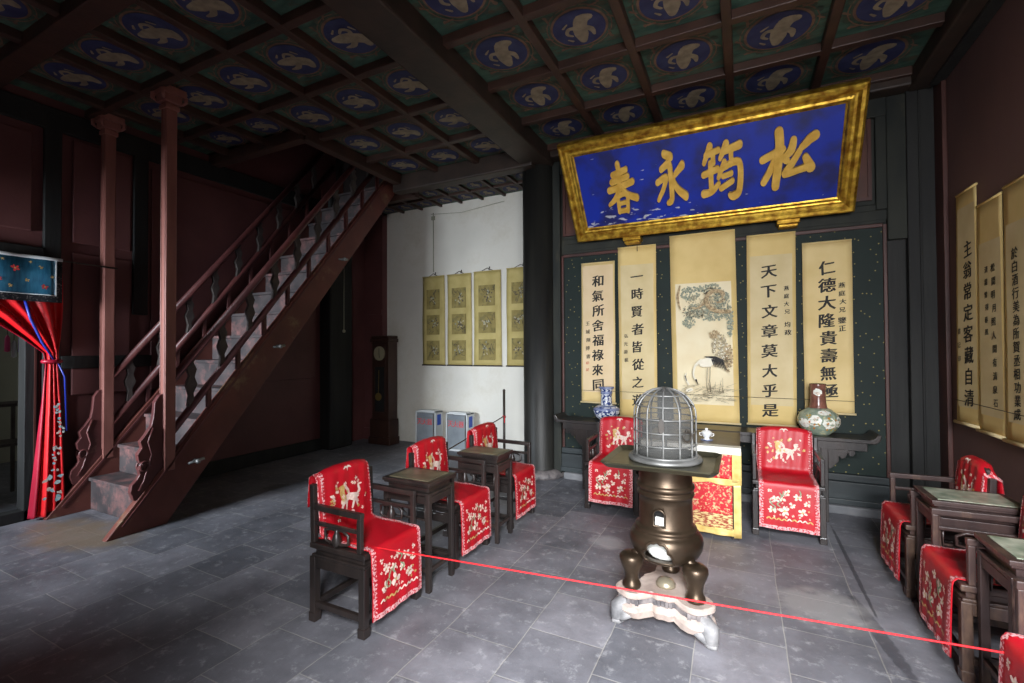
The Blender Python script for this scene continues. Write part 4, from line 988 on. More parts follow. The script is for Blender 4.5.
def make_cover(label, W=.50, D=.43, back_w=.43, seat_w=.43, arch=.03, seed=1, group=None, top=.875, drop=.085):
    P, s0, s_seat, s_edge, s1 = cover_surface(W, D, 1, back_w, seat_w, arch, top, drop)
    root = thing('chair_cover', label, 'chair cover', (0, 0, 0), 0, group)
    nu, nv = 28, 60
    def grid(ua, ub, sa, sb, nu, nv, off, m, b):
        vs = []
        for j in range(nv+1):
            for i in range(nu+1):
                u_, s = ua+(ub-ua)*i/nu, sa+(sb-sa)*j/nv; vs.append(Poff(u_, s, off))
        b.add(vs, [(j*(nu+1)+i, (j+1)*(nu+1)+i, (j+1)*(nu+1)+i+1, j*(nu+1)+i+1) for j in range(nv) for i in range(nu)], m, True)
    def Poff(u_, s, off):
        p = P(u_, s)
        if off:
            e = .004; n = (P(min(u_+.02, 1), s)-P(max(u_-.02, -1), s)).cross(P(u_, s+e)-P(u_, s-e))
            # clamp ends
            if n.length < 1e-9: n = V((0, -1, 0))
            n.normalize(); n = -n
            p = p+n*off
        return p
    # orientation test: normal should face outward (-Y on the back's front face)
    b = MB(); grid(-1, 1, s0, s1, nu, nv, 0, 0, b)
    b.build('cloth', 'satin', root, solid=.004)
    b = MB(); bw = .09   # in u units
    sgn = 1 if Poff(0, .2, .01).y < P(0, .2).y else -1
    of = .003*sgn
    for a, c in ((-1.0, -1+bw), (1-bw, 1.0)): grid(a, c, s0+.02, s1, 2, nv, of, 0, b)
    grid(-1, 1, s1-.03, s1-.001, nu, 2, of*1.1, 0, b)
    rn = random.Random(seed)
    for s_ in (-1, 1):           # irregular inner lace edge
        s = 0.0
        while s < s1:
            hw = back_w if s < s_seat else seat_w
            for p in blob(s_*(1-bw*1.25)*hw/2, -s, .010, .007, 0, 7, .4, rn): b.poly([Poff(a/(hw/2), -c, of*1.2) for a, c in p], 0)
            s += .022
    b.build('lace_border', 'lace', root)
    # embroidery, drawn in metres: x across, y = -s
    O = []
    O += motif_horse(0, -.235, .135, rn)
    O += motif_bat(0, -.055, .032)
    for _ in range(22):
        O += motif_flower(rn.uniform(-.15, .15), -rn.uniform(.12, .36), rn.uniform(.010, .017), rn, rn.choice([0, 0, 0, 1]))
    y0 = -(s_edge+.185)
    for (fx, fy, k) in ((-.1, .05, .036), (.07, .07, .038), (-.03, -.04, .048), (.09, -.045, .04), (-.12, -.05, .036), (.0, .1, .03), (.125, .02, .028), (-.04, .035, .03), (.03, .01, .03), (.14, .09, .02), (-.14, .1, .02)):
        O += motif_flower(fx+rn.uniform(-.008, .008), y0+fy+rn.uniform(-.008, .008), k, rn, 0)
    for _ in range(26):
        O += motif_flower(rn.uniform(-.15, .15), y0+rn.uniform(-.1, .1), rn.uniform(.008, .013), rn, rn.choice([0, 0, 0, 1]))
    for _ in range(6):
        a = rn.uniform(-.13, .13); c = y0+rn.uniform(-.08, .09)
        O.append((stroke([(a, c), (a+rn.uniform(-.03, .03), c+.02), (a+rn.uniform(-.03, .03), c+.045)], [.004, .006, .003], 3, 6), 2))
    for k in range(9):
        a = -.16+.037*k; O.append((stroke([(a, y0-.125), (a+.015, y0-.112), (a+.03, y0-.125)], [.004, .006, .004], 3, 6), rn.choice([0, 1])))
    b = MB(); lvl = 0
    lvl2 = 0
    for pieces, m in O:
        for p in pieces:
            lvl2 += 1; q = []
            for a, c in p:
                s = -c; hw = back_w if s < s_seat else seat_w
                q.append(Poff(max(-1, min(1, a/(hw/2))), s, of*(.6+.0022*lvl2)))
            b.poly(q, m)
    b.build('embroidery_pattern', ['thread_cream', 'thread_gold', 'thread_green'], root)
    return root

cov_side = None
def place(o, loc, rz): o.location = loc; o.rotation_euler = (0, 0, rz)
XCL, XCR = -2.095, 1.135
# left row
ch_l = make_chair('dark rosewood armchair of the left row nearest the camera, under a red cover'); ch_l['group'] = GC
place(ch_l, (XCL, 2.18, 0), PI/2)
copy_thing(ch_l, (XCL, 3.09, 0), PI/2, 'dark rosewood armchair in the middle of the left row, between two small tables', GC)
copy_thing(ch_l, (XCL+.04, 3.91, 0), PI/2, 'dark rosewood armchair at the far end of the left row, by the thin pole', GC)
GV = 'embroidered red satin chair covers'
cv = make_cover('embroidered red satin cover on the nearest armchair of the left row', group=GV, seed=4)
place(cv, (XCL, 2.18, 0), PI/2)
copy_thing(cv, (XCL, 3.09, 0), PI/2, 'red satin cover on the middle armchair of the left row', GV)
copy_thing(cv, (XCL+.04, 3.91, 0), PI/2, 'red satin cover on the farthest armchair of the left row, below the white wall', GV)
# right row
ch_r = make_chair('brown armchair of the right row farthest from the camera, by the corner', wood='rosewood_worn'); ch_r['group'] = GC
YR = (4.03, 3.20, 2.29)
place(ch_r, (XCR, YR[0], 0), -PI/2)
copy_thing(ch_r, (XCR, YR[1], 0), -PI/2, 'brown armchair in the middle of the right row, between two marble-topped tables', GC)
copy_thing(ch_r, (XCR, YR[2], 0), -PI/2, 'brown armchair of the right row nearest the camera, cut by the corner of the photo', GC)
cr = make_cover('red satin cover with rounded top on the farthest armchair of the right row', arch=.09, seed=9, group=GV, top=.885, back_w=.42)
place(cr, (XCR, YR[0], 0), -PI/2)
copy_thing(cr, (XCR, YR[1], 0), -PI/2, 'red satin cover on the middle armchair of the right row, apron hanging to a point', GV)
copy_thing(cr, (XCR, YR[2], 0), -PI/2, 'red satin cover on the nearest armchair of the right row, at the photo corner', GV)
# back pair
ch_b = make_chair('rosewood armchair facing the camera, left of the altar table and behind the brazier', W=.53); ch_b['group'] = GC
place(ch_b, (-1.165, 4.70, 0), 0)
copy_thing(ch_b, (.325, 4.70, 0), 0, 'rosewood armchair facing the camera, right of the altar table', GC)
cb = make_cover('red satin cover on the armchair left of the altar table', W=.53, back_w=.44, seat_w=.43, arch=.035, seed=12, group=GV)
place(cb, (-1.165, 4.70, 0), 0)
copy_thing(cb, (.325, 4.70, 0), 0, 'red satin cover on the armchair right of the altar table', GV)

# ------------------------------------------------------------------ small tables between chairs
GT = 'small square tea tables between the armchairs'
def make_table(label, A, B, h, wood, top, inset=.035):
    """A along local x, B along local y"""
    t = thing('tea_table', label, 'tea table'); l = .034
    b = MB(); b.box(-A/2, A/2, -B/2, B/2, h-.022, h); b.box(-A/2+.008, A/2-.008, -B/2+.008, B/2-.008, h-.034, h-.02)
    b.box(-A/2+.03, A/2-.03, -B/2+.03, B/2-.03, h-.075, h-.03); b.box(-A/2+.005, A/2-.005, -B/2+.005, B/2-.005, h-.09, h-.072)
    tp = b.build('table_top', wood, t, bevel=.004)
    b = MB(); b.box(-A/2+inset, A/2-inset, -B/2+inset, B/2-inset, h-.004, h+.003); b.build('stone_inset', top, tp)
    for x in (-1, 1):
        for y in (-1, 1):
            b = MB(); cx, cy = x*(A/2-l/2-.006), y*(B/2-l/2-.006); b.box(cx-l/2, cx+l/2, cy-l/2, cy+l/2, .0, h-.085); b.build('leg', wood, t, bevel=.004)
    b = MB()
    for x in (-1, 1): b.bar((x*(A/2-.02), -B/2+.03, h-.12), (x*(A/2-.02), B/2-.03, h-.12), .02, .05); 
    for y in (-1, 1): b.bar((-A/2+.03, y*(B/2-.02), h-.12), (A/2-.03, y*(B/2-.02), h-.12), .02, .05)
    b.build('apron', wood, t, bevel=.004)
    b = MB()
    for x in (-1, 1): b.bar((x*(A/2-.022), -B/2+.03, .14), (x*(A/2-.022), B/2-.03, .14), .022, .028)
    for y in (-1, 1): b.bar((-A/2+.03, y*(B/2-.022), .14), (A/2-.03, y*(B/2-.022), .14), .022, .028)
    b.build('shelf_frame', wood, t, bevel=.004)
    b = MB()   # carved ruyi hanging inside each end
    for y in (-1, 1):
        yy = y*(B/2-.024)
        b.tube([(-A/2+.05, yy, h-.15), (-A/2+.05, yy, h-.25), (A/2-.05, yy, h-.25), (A/2-.05, yy, h-.15)], .009, 6)
        b.tube([(-.05, yy, h-.2), (0, yy, h-.23), (.05, yy, h-.2), (0, yy, h-.17)], .012, 6, closed=True)
    b.build('fretwork', wood, t)
    return t
t1 = make_table('small dark square table between the nearest and middle left armchairs', .40, .31, .72, 'rosewood', 'marble_plain'); t1['group'] = GT
place(t1, (-2.04, 2.625, 0), 0)
copy_thing(t1, (-2.0, 3.485, 0), 0, 'small dark square table between the middle and farthest left armchairs', GT).scale = (1, .9, 1)
t2 = make_table('pale marble-topped table between the far two armchairs of the right row', .42, .33, .72, 'rosewood_worn', 'marble_top'); t2['group'] = GT
place(t2, (1.17, 3.615, 0), 0)
copy_thing(t2, (1.18, 2.785, 0), 0, 'pale marble-topped table in front of the right row middle armchair, at the photo edge', GT)

# ------------------------------------------------------------------ long altar table with upturned ends
lt = thing('altar_table', 'long dark side table with upturned ends along the back wall carrying two vases', 'table', (-.45, 5.22, 0))
b = MB(); prof_ = [(-1.99, .82), (-1.965, .825), (-1.94, .79), (-1.91, .775), (1.0, .775), (1.03, .79), (1.055, .825), (1.08, .82), (1.07, .77), (1.04, .74), (-1.95, .74), (-1.98, .77)]
b.prism(prof_, lambda a, c: (a, 5.06, c), (0, .32, 0)); b.build('table_top', 'rosewood', lt, True, bevel=.006, fixn=True)
b = MB()
for y in (5.09, 5.33):
    b.bar((-1.88, y, .705), (.98, y, .705), .02, .075)
b.box(-1.88, -1.86, 5.09, 5.33, .67, .74); b.box(.96, .98, 5.09, 5.33, .67, .74)
b.build('apron', 'rosewood', lt, True, bevel=.004)
for xa, s_ in ((-1.62, -1), (.66, 1)):
    for y in (5.1, 5.32):
        b = MB(); b.box(xa-.028, xa+.028, y-.02, y+.02, 0, .67); b.build('leg', 'rosewood', lt, True, bevel=.004)
    # carved cloud bracket outside and inside each leg
    for sd in (-1, 1):
        br = [(0, .67), (.20, .67), (.205, .64), (.185, .615), (.155, .62), (.15, .645), (.13, .60), (.10, .585), (.085, .61), (.08, .56), (.05, .525), (.03, .50), (0, .48)]
        b = MB(); b.prism([(xa+sd*(.028+a), c) for a, c in br], lambda a, c: (a, 5.085, c), (0, .02, 0)); b.build('cloud_bracket', 'rosewood', lt, True, bevel=.003, fixn=True)
    b = MB(); b.box(xa-.014, xa+.014, 5.12, 5.3, .06, .09); b.box(xa-.014, xa+.014, 5.12, 5.3, .55, .58); b.build('stretcher', 'rosewood', lt, True)

# square offering table with cloth
ot = thing('offering_table', 'square dark table with a polished top between the two back armchairs', 'table', (-.43, 4.66, 0))
OX0, OX1, OY0, OY1, OH = -.83, -.03, 4.27, 5.03, .77
b = MB(); b.box(OX0, OX1, OY0, OY1, OH-.035, OH); b.box(OX0+.03, OX1-.03, OY0+.03, OY1-.03, OH-.08, OH-.03); b.build('table_top', 'rosewood_worn', ot, True, bevel=.006)
for x in (OX0+.04, OX1-.04):
    for y in (OY0+.04, OY1-.04):
        b = MB(); b.box(x-.03, x+.03, y-.03, y+.03, 0, OH-.07); b.build('leg', 'rosewood', ot, True, bevel=.004)
b = MB()
for x in (OX0+.04, OX1-.04): b.bar((x, OY0+.06, OH-.12), (x, OY1-.06, OH-.12), .022, .1)
b.bar((OX0+.06, OY1-.04, OH-.12), (OX1-.06, OY1-.04, OH-.12), .022, .1); b.build('apron', 'rosewood', ot, True)
fc = thing('table_frontal', 'red and gold brocade cloth hanging down the front of the offering table', 'table cloth', (-.43, 4.25, 0))
def hang(x0, x1, z0, z1, y, mats, name, amp=.006, fr=40, par=fc, nx=30, nz=8, zfun=None):
    b = MB(); vs = []
    for j in range(nz+1):
        for i in range(nx+1):
            x = x0+(x1-x0)*i/nx; t = j/nz; zz = z0+(z1-z0)*t
            if zfun: zz = zz-(1-t)*zfun(x)
            vs.append((x, y-amp*(1-t)*math.sin(x*fr)-.01*(1-t)*0, zz))
    b.add(vs, [(j*(nx+1)+i, j*(nx+1)+i+1, (j+1)*(nx+1)+i+1, (j+1)*(nx+1)+i) for j in range(nz) for i in range(nx)], 0, True)
    return b.build(name, mats, par, True, solid=.003)
hang(OX0+.03, OX1-.06, .10, .50, OY0-.015, 'brocade', 'lower_panel')
hang(OX0+.03, OX1-.06, .09, .21, OY0-.021, 'brocade_wave', 'wave_band')
hang(OX0, OX1-.0, .035, .095, OY0-.019, 'gold_silk', 'gold_hem', .008, 26)
hang(OX1-.05, OX1+.005, .03, .50, OY0-.024, 'gold_silk', 'gold_side', .008, 50)
hang(OX0, OX0+.06, .03, .50, OY0-.024, 'gold_silk', 'gold_side', .008, 50)
hang(OX0, OX1-.06, .50, .72, OY0-.034, 'brocade', 'upper_panel', .004)
hang(OX0, OX1+.01, .475, .51, OY0-.04, 'gold_silk', 'gold_scallop', .008, 24, zfun=lambda x: .02*abs(math.sin(x*12)))
hang(OX1-.06, OX1+.01, .49, .745, OY0-.042, 'gold_silk', 'gold_side', .006, 50)
b = MB(); b.box(OX0-.005, OX1+.008, OY0-.045, OY0+.05, OH, OH+.004); b.box(OX0-.005, OX1+.008, OY0-.048, OY0-.042, .715, OH+.004); b.build('white_band', 'white_cloth', fc, True, bevel=.002)

# porcelain cup
b = MB(); b.lathe([(.028, 0), (.03, .008), (.018, .014), (.022, .022), (.045, .05), (.048, .062), (.05, .064), (.046, .07), (.03, .082), (.012, .088), (.009, .094), (.014, .1), (.012, .106), (.0001, .108)], 20, (0, 0, 0))
cup = thing('lidded_cup', 'small white lidded porcelain cup on the offering table', 'cup', (-.30, 4.52, OH))
b.build('cup_body', 'porcelain', cup)
b = MB(); b.lathe([(.052, .0), (.056, .006), (.03, .006), (.028, 0)], 20, (0, 0, .0), close=True); b.build('saucer', 'blue_glaze', cup)
for k in range(2):
    b = MB(); b.tube([((-1)**k*.044, 0, .055), ((-1)**k*.06, 0, .06), ((-1)**k*.058, 0, .04), ((-1)**k*.04, 0, .035)], .004, 6); b.build('handle', 'porcelain', cup)

# vases
vs_ = thing('vase', 'blue and white porcelain vase with tall neck on the left of the long side table', 'vase', (-1.405, 5.24, .775))
b = MB(); b.lathe([(.08, 0), (.085, .01), (.13, .05), (.148, .10), (.145, .13), (.12, .155), (.08, .168), (.066, .175), (.062, .21), (.060, .30), (.064, .34), (.082, .365), (.084, .38), (.07, .382), (.055, .35)], 36)
b.build('vase_body', 'blue_white', vs_)
b = MB(); b.lathe([(.149, .118), (.150, .124), (.146, .136), (.1, .166), (.082, .1705)], 36); b.lathe([(.0665, .30), (.0665, .315), (.066, .33)], 30); b.lathe([(.087, .363), (.087, .382), (.06, .384)], 30)
b.build('glaze_band', 'blue_glaze', vs_)
vt = thing('vase', 'large round green floral vase with brown neck on the right of the long side table', 'vase', (.635, 5.24, .775))
b = MB(); b.lathe([(.09, 0), (.1, .012), (.145, .05), (.172, .11), (.172, .15), (.15, .2), (.105, .235), (.075, .25)], 40)
b.build('vase_body', 'famille', vt)
b = MB(); b.lathe([(.078, .248), (.072, .26), (.066, .30), (.062, .40), (.066, .455), (.07, .47), (.066, .475), (.05, .46)], 36); b.build('vase_neck', 'famille_neck', vt)
b = MB(); rn = random.Random(5)
def vaseP(ang, z, off=.002):
    prf = [(.09, 0), (.1, .012), (.145, .05), (.172, .11), (.172, .15), (.15, .2), (.105, .235), (.075, .25), (.072, .26), (.066, .30), (.062, .40), (.066, .455)]
    for i in range(len(prf)-1):
        if prf[i][1] <= z <= prf[i+1][1]:
            t = (z-prf[i][1])/(prf[i+1][1]-prf[i][1]); r_ = prf[i][0]+(prf[i+1][0]-prf[i][0])*t+off; return (r_*math.cos(ang), r_*math.sin(ang), z)
    return (prf[-1][0]*math.cos(ang), prf[-1][0]*math.sin(ang), z)
for (a0, z0_, ra, rz_, m) in ((-1.85, .14, .30, .05, 0), (-1.15, .12, .36, .05, 0), (-2.4, .11, .3, .045, 0), (-.5, .13, .3, .05, 0), (-1.7, .40, .55, .035, 0), (-1.3, .215, .4, .02, 0)):
    for p in blob(a0, z0_, ra, rz_, 0, 16, .14, rn):
        n_ = len(p); c_ = vaseP(a0, z0_, .003)
        for j in range(n_): b.poly([c_, vaseP(*p[j], .003), vaseP(*p[(j+1) % n_], .003)], m)
for _ in range(26):
    a0, z0_ = rn.uniform(-2.9, -.2), rn.uniform(.05, .2)
    for p in blob(a0, z0_, .06, .009, rn.uniform(-1, 1)*.1, 7, .3, rn): b.poly([vaseP(*q, .0045) for q in p], 1)
b.build('flower_pattern', ['famille_pic', 'famille_leaf'], vt)

# ------------------------------------------------------------------ brazier
BX, BY = -.42, 2.87
sb = thing('stone_stand', 'pale carved stone stand with scroll feet under the brazier', 'stone stand', (BX, BY, 0))
def outline(scale=1.0, lobes=((-.172, -.11), (.175, -.125), (.0, .185), (.0, .0)), R0=.094, n=72):
    out = []
    for j in range(n):
        t = 2*PI*j/n; d = V((math.cos(t), math.sin(t))); best = .15
        for lx, ly in lobes:
            c = V((lx, ly)); pr_ = c.dot(d); per = c.length_squared-pr_*pr_; Rq = .15 if lx == 0 and ly == 0 else R0
            if per < Rq*Rq: best = max(best, pr_+math.sqrt(Rq*Rq-per))
        best += .005*math.cos(14*t)
        out.append((d.x*best*scale, d.y*best*scale))
    return out
b = MB()
def layer(s0_, z0_, s1_, z1_, m=0):
    o0, o1 = outline(s0_), outline(s1_); n = len(o0)
    b.add([(x, y, z0_) for x, y in o0]+[(x, y, z1_) for x, y in o1], [(i, (i+1) % n, n+(i+1) % n, n+i) for i in range(n)], m, True)
layer(.96, .17, 1.0, .178); layer(1.0, .178, 1.0, .2); layer(1.0, .2, .97, .207)
b.poly([(x, y, .207) for x, y in outline(.97)], 0); b.poly([(x, y, .17) for x, y in reversed(outline(.96))], 0)
b.build('slab_top', 'stone_base', sb, bevel=0)
b = MB(); layer(.9, .14, .9, .172, 0)
for k in range(40):
    x, y = outline(.91, n=40)[k]; b.box(x-.009, x+.009, y-.009, y+.009, .138, .172)
b.build('carved_waist', 'stone_dark', sb)
b = MB(); layer(.88, .142, 1.0, .125); layer(1.0, .125, 1.02, .10); layer(1.02, .1, .9, .06); layer(.9, .06, .7, .055)
b.poly([(x, y, .056) for x, y in reversed(outline(.7))]); b.poly([(x, y, .142) for x, y in outline(.88)])
b.build('apron_stone', 'stone_base', sb)
for lx, ly in ((-.172, -.11), (.175, -.125), (.0, .185)):
    d = V((lx, ly, 0)).normalized(); c = V((lx, ly, 0))*.83; sd = V((-d.y, d.x, 0))
    b = MB()
    pts = [c+d*.02+V((0, 0, .1)), c+d*.08+V((0, 0, .11)), c+d*.13+V((0, 0, .09)), c+d*.135+V((0, 0, .05)), c+d*.10+V((0, 0, .025)), c+d*.13+V((0, 0, .016)), c+d*.165+V((0, 0, .022))]
    b.tube(pts, [.05, .055, .048, .04, .032, .026, .012], 12)
    for q in (-1, 1): b.tube([c+d*.05+sd*q*.05+V((0, 0, .09)), c+d*.1+sd*q*.035+V((0, 0, .06)), c+d*.12+sd*q*.02+V((0, 0, .03))], [.03, .026, .016], 10)
    b.build('foot', 'stone_grey', sb)
b = MB(); b.lathe([(.056, .205), (.055, .222), (.042, .24), (.018, .25), (.0001, .252)], 24, (.0, -.02, 0)); b.build('round_boss', 'boss_brass', sb)

br = thing('brazier', 'bronze brazier with flat square tray on three bulbous legs', 'brazier', (BX, BY, .207))
def zz(z): return z-.207
outer = [(.05, .352), (.10, .356), (.15, .372), (.185, .405), (.203, .44), (.208, .475), (.202, .505), (.188, .528), (.170, .538), (.173, .543), (.174, .552), (.170, .56), (.160, .565),
         (.156, .572), (.151, .58), (.150, .70), (.150, .735), (.158, .738), (.162, .748), (.160, .758), (.152, .762), (.151, .775), (.160, .778), (.165, .79), (.162, .803), (.154, .807), (.151, .812), (.150, .925), (.165, .945)]
inner_ = [(.145, .944), (.136, .92), (.136, .6), (.16, .515), (.19, .475), (.17, .415), (.12, .385), (.05, .372)]
b = MB(); b.lathe([(r_, zz(z)) for r_, z in outer+inner_], 64, close=True)
body = b.build('brazier_body', 'bronze', br, fixn=True)
def arch_poly(cx, cz, w, h, lobed=False):
    if not lobed:
        return [(cx-w/2, cz), (cx+w/2, cz)]+[(cx+w/2*math.cos(t), cz+h-w/2+w/2*math.sin(t)) for t in [PI*k/10 for k in range(11)]]
    P = [(-1, .0), (-.7, -.06), (.7, -.06), (1, .0), (.98, .3), (.84, .5), (.7, .55), (.66, .78), (.45, .92), (.2, .93), (0, 1.0), (-.2, .93), (-.45, .92), (-.66, .78), (-.7, .55), (-.84, .5), (-.98, .3)]
    return [(cx+a*w/2, cz+c*h) for a, c in P]
adir = math.atan2(0-BY, 0-BX)  # openings face the doorway, turned a little
ad = -PI/2-.0
rot = -.10
cutters = []
for poly in (arch_poly(0, zz(.592), .055, .085), arch_poly(0, zz(.405), .155, .105, True)):
    c = MB(); c.prism(poly, lambda a, z: (a, -.3, z), (0, .26, 0)); co_ = c.build('cut', 'bronze', br, fixn=True); co_.rotation_euler = (0, 0, rot); cutters.append(co_)
for co_ in cutters:
    md = body.modifiers.new('bool', 'BOOLEAN'); md.operation = 'DIFFERENCE'; md.object = co_; md.solver = 'EXACT'
bpy.context.view_layer.update()
dg = bpy.context.evaluated_depsgraph_get(); nm = bpy.data.meshes.new_from_object(body.evaluated_get(dg))
body.modifiers.clear(); body.data = nm
for co_ in cutters: bpy.data.objects.remove(co_)
for poly, rads, rr_ in ((arch_poly(0, zz(.588), .066, .095), [(z, .160) for z in (0,)], .006), (arch_poly(0, zz(.40), .172, .12, True), None, .006)):
    b = MB(); pts = []
    for a, z in poly:
        # project to outer wall
        zz_ = z+.207; rad = .158
        for i in range(len(outer)-1):
            if outer[i][1] <= zz_ <= outer[i+1][1]:
                t = (zz_-outer[i][1])/(outer[i+1][1]-outer[i][1]+1e-9); rad = outer[i][0]+(outer[i+1][0]-outer[i][0])*t
        y = -math.sqrt(max(rad*rad-a*a, 0)); pts.append(V((a, y-.001, z)))
    pts = [Matrix.Rotation(rot, 3, 'Z') @ p for p in pts]
    b.tube(pts, rr_, 8, closed=True); b.build('opening_rim', 'bronze', body)
b = MB(); b.ball((0, -.03, zz(.42)), .1, sz=.55); b.box(-.024, .024, -.135, -.12, zz(.592), zz(.635)); o = b.build('ash_bed', 'ash', br); o.rotation_euler = (0, 0, rot)
b = MB(); b.lathe([(.12, zz(.62)), (.12, zz(.9)), (.0001, zz(.905))], 24); b.build('inner_lining', 'soot', br)
for lx, ly in ((-.178, -.115), (.172, -.125), (.0, .185)):
    b = MB(); b.lathe([(r_*1.08, z_*.88) for r_, z_ in [(.046, 0), (.05, .012), (.048, .028), (.040, .042), (.036, .07), (.042, .11), (.056, .15), (.064, .18), (.062, .205), (.046, .222), (.02, .23), (.0001, .231)]], 24, (lx, ly, 0))
    d = V((lx, ly, 0))
    b.tube([d*.95+V((0, 0, .18)), d*.75+V((0, 0, .2)), d*.6+V((0, 0, .22))], [.03, .028, .02], 12); b.build('leg', 'bronze', br)
# tray with raised rim and clipped corners
TA, TB_, zt = .305, .26, zz(.95)
def rr_rect(a, b_, c): return [(-a+c, -b_), (a-c, -b_), (a, -b_+c), (a, b_-c), (a-c, b_), (-a+c, b_), (-a, b_-c), (-a, -b_+c)]
b = MB(); P0 = rr_rect(TA-.03, TB_-.03, .02); P1 = rr_rect(TA, TB_, .035); P2 = rr_rect(TA-.004, TB_-.004, .034); P3 = rr_rect(TA-.03, TB_-.03, .022)
rg = [([(x, y, zt-.012) for x, y in P0]), ([(x, y, zt+.014) for x, y in P1]), ([(x, y, zt+.02) for x, y in P2]), ([(x, y, zt) for x, y in P3])]
for i in range(3):
    b.add(rg[i]+rg[i+1], [(k, (k+1) % 8, 8+(k+1) % 8, 8+k) for k in range(8)])
b.poly(rg[3]); b.poly(list(reversed(rg[0])))
tr = b.build('tray', 'tray_bronze', br); tr.rotation_euler = (0, 0, -.0); tr.location = (0.0, -.09, 0)
# wire dome
wd = thing('wire_dome', 'grey wire cage dome standing on the tray of the brazier', 'wire dome', (BX+.005, BY-.04, .951))
R_ = .172
b = MB(); b.lathe([(R_+.03, 0), (R_+.035, .008), (R_+.03, .02), (R_+.01, .026), (R_-.01, .026), (R_-.012, 0)], 48, close=True); b.lathe([(R_+.012, .026), (R_+.012, .036), (R_-.008, .036), (R_-.008, .026)], 48, close=True)
b.build('base_ring', 'pewter', wd)
def dome_r(z):   # radius at height
    if z < .26: return R_
    t = (z-.26)/.155; return R_*math.sqrt(max(0, 1-t*t))
zs_ = [.03+.23*i/6 for i in range(7)]+[.26+.155*math.sin(PI/2*i/8) for i in range(1, 9)]
for k in range(12):
    a = 2*PI*k/12+.1; b = MB()
    pts = [(max(dome_r(z), .004)*math.cos(a), max(dome_r(z), .004)*math.sin(a), z) for z in zs_]
    b.tube(pts, .0052, 6); b.build('rib', 'pewter', wd)
for z in (.095, .17, .245, .315, .375):
    b = MB(); q = dome_r(z); b.tube([(q*math.cos(2*PI*j/40), q*math.sin(2*PI*j/40), z) for j in range(40)], .004, 6, closed=True); b.build('hoop', 'pewter', wd)
b = MB(); b.lathe([(R_-.008, .03)]+[(max(dome_r(z)-.008, .0001), z) for z in zs_[1:]], 40); b.build('gauze_lining', 'gauze', wd)
b = MB(); a0 = -.75; c = V(((R_+.012)*math.cos(a0), (R_+.012)*math.sin(a0), .16)); sd = V((-math.sin(a0), math.cos(a0), 0))
b.tube([c+sd*.028*math.cos(t)+V((math.cos(a0)*.008, math.sin(a0)*.008, .028*math.sin(t))) for t in [2*PI*k/16 for k in range(16)]], .0045, 6, closed=True); b.ball(c+V((0, 0, .03)), .009)
b.build('ring_handle', 'iron', wd)
b = MB(); a1 = -PI/2+.05; c = V(((R_+.006)*math.cos(a1), (R_+.006)*math.sin(a1), .215)); sd = V((-math.sin(a1), math.cos(a1), 0))
b.prism([(.0, .045), (.012, .03), (.016, .0), (.012, -.03), (0, -.042), (-.012, -.03), (-.016, 0), (-.012, .03)], lambda a, z: c+sd*a+V((0, 0, z)), V((math.cos(a1)*.004, math.sin(a1)*.004, 0)))
b.build('leaf_latch', 'iron', wd, fixn=True)

# ------------------------------------------------------------------ clock, extinguisher boxes, pole, cords
ck = thing('longcase_clock', 'dark wooden longcase clock against the left end of the white wall', 'clock', (-5.48, 6.1, 0))
CX0, CX1, CY0, CY1 = -5.66, -5.30, 6.0, 6.22
b = MB(); b.box(CX0, CX1, CY0, CY1, .12, 1.74); b.box(CX0-.05, CX1+.05, CY0-.04, CY1, 0, .12); b.box(CX0-.03, CX1+.03, CY0-.025, CY1, .12, .42)
b.build('case', 'clock_wood', ck, True, bevel=.01)
b = MB(); b.box(CX0-.03, CX1+.03, CY0-.03, CY1, 1.72, 1.78); b.box(CX0-.01, CX1+.01, CY0-.01, CY1, 1.78, 1.83); b.build('cornice', 'clock_wood', ck, True, bevel=.01)
xm = (CX0+CX1)/2
b = MB(); b.box(CX0+.05, CX1-.05, CY0-.012, CY0, .5, 1.68); b.box(CX0+.08, CX1-.08, CY0-.016, CY0-.01, .55, 1.3, 1); dr = b.build('door', ['clock_wood', 'soot'], ck, True, bevel=.004)
b = MB(); n = 28; b.prism([(xm+.12*math.cos(2*PI*j/n), 1.53+.12*math.sin(2*PI*j/n)) for j in range(n)], lambda a, c: (a, CY0-.012, c), (0, -.012, 0)); b.build('dial', 'clock_face', ck, True, fixn=True)
b = MB(); b.bar((xm, CY0-.027, 1.53), (xm, CY0-.027, 1.62), .008, .004, up=(0, 1, 0)); b.bar((xm, CY0-.027, 1.53), (xm+.01, CY0-.027, 1.45), .008, .004, up=(0, 1, 0)); b.build('hand', 'iron', ck, True)
b = MB(); b.prism([(xm-.02+.065*math.cos(2*PI*j/n), .80+.065*math.sin(2*PI*j/n)) for j in range(n)], lambda a, c: (a, CY0-.017, c), (0, -.01, 0)); b.bar((xm-.02, CY0-.02, .82), (xm-.01, CY0-.02, 1.25), .008, .004, up=(0, 1, 0)); b.build('pendulum', 'brass', ck, True, fixn=True)

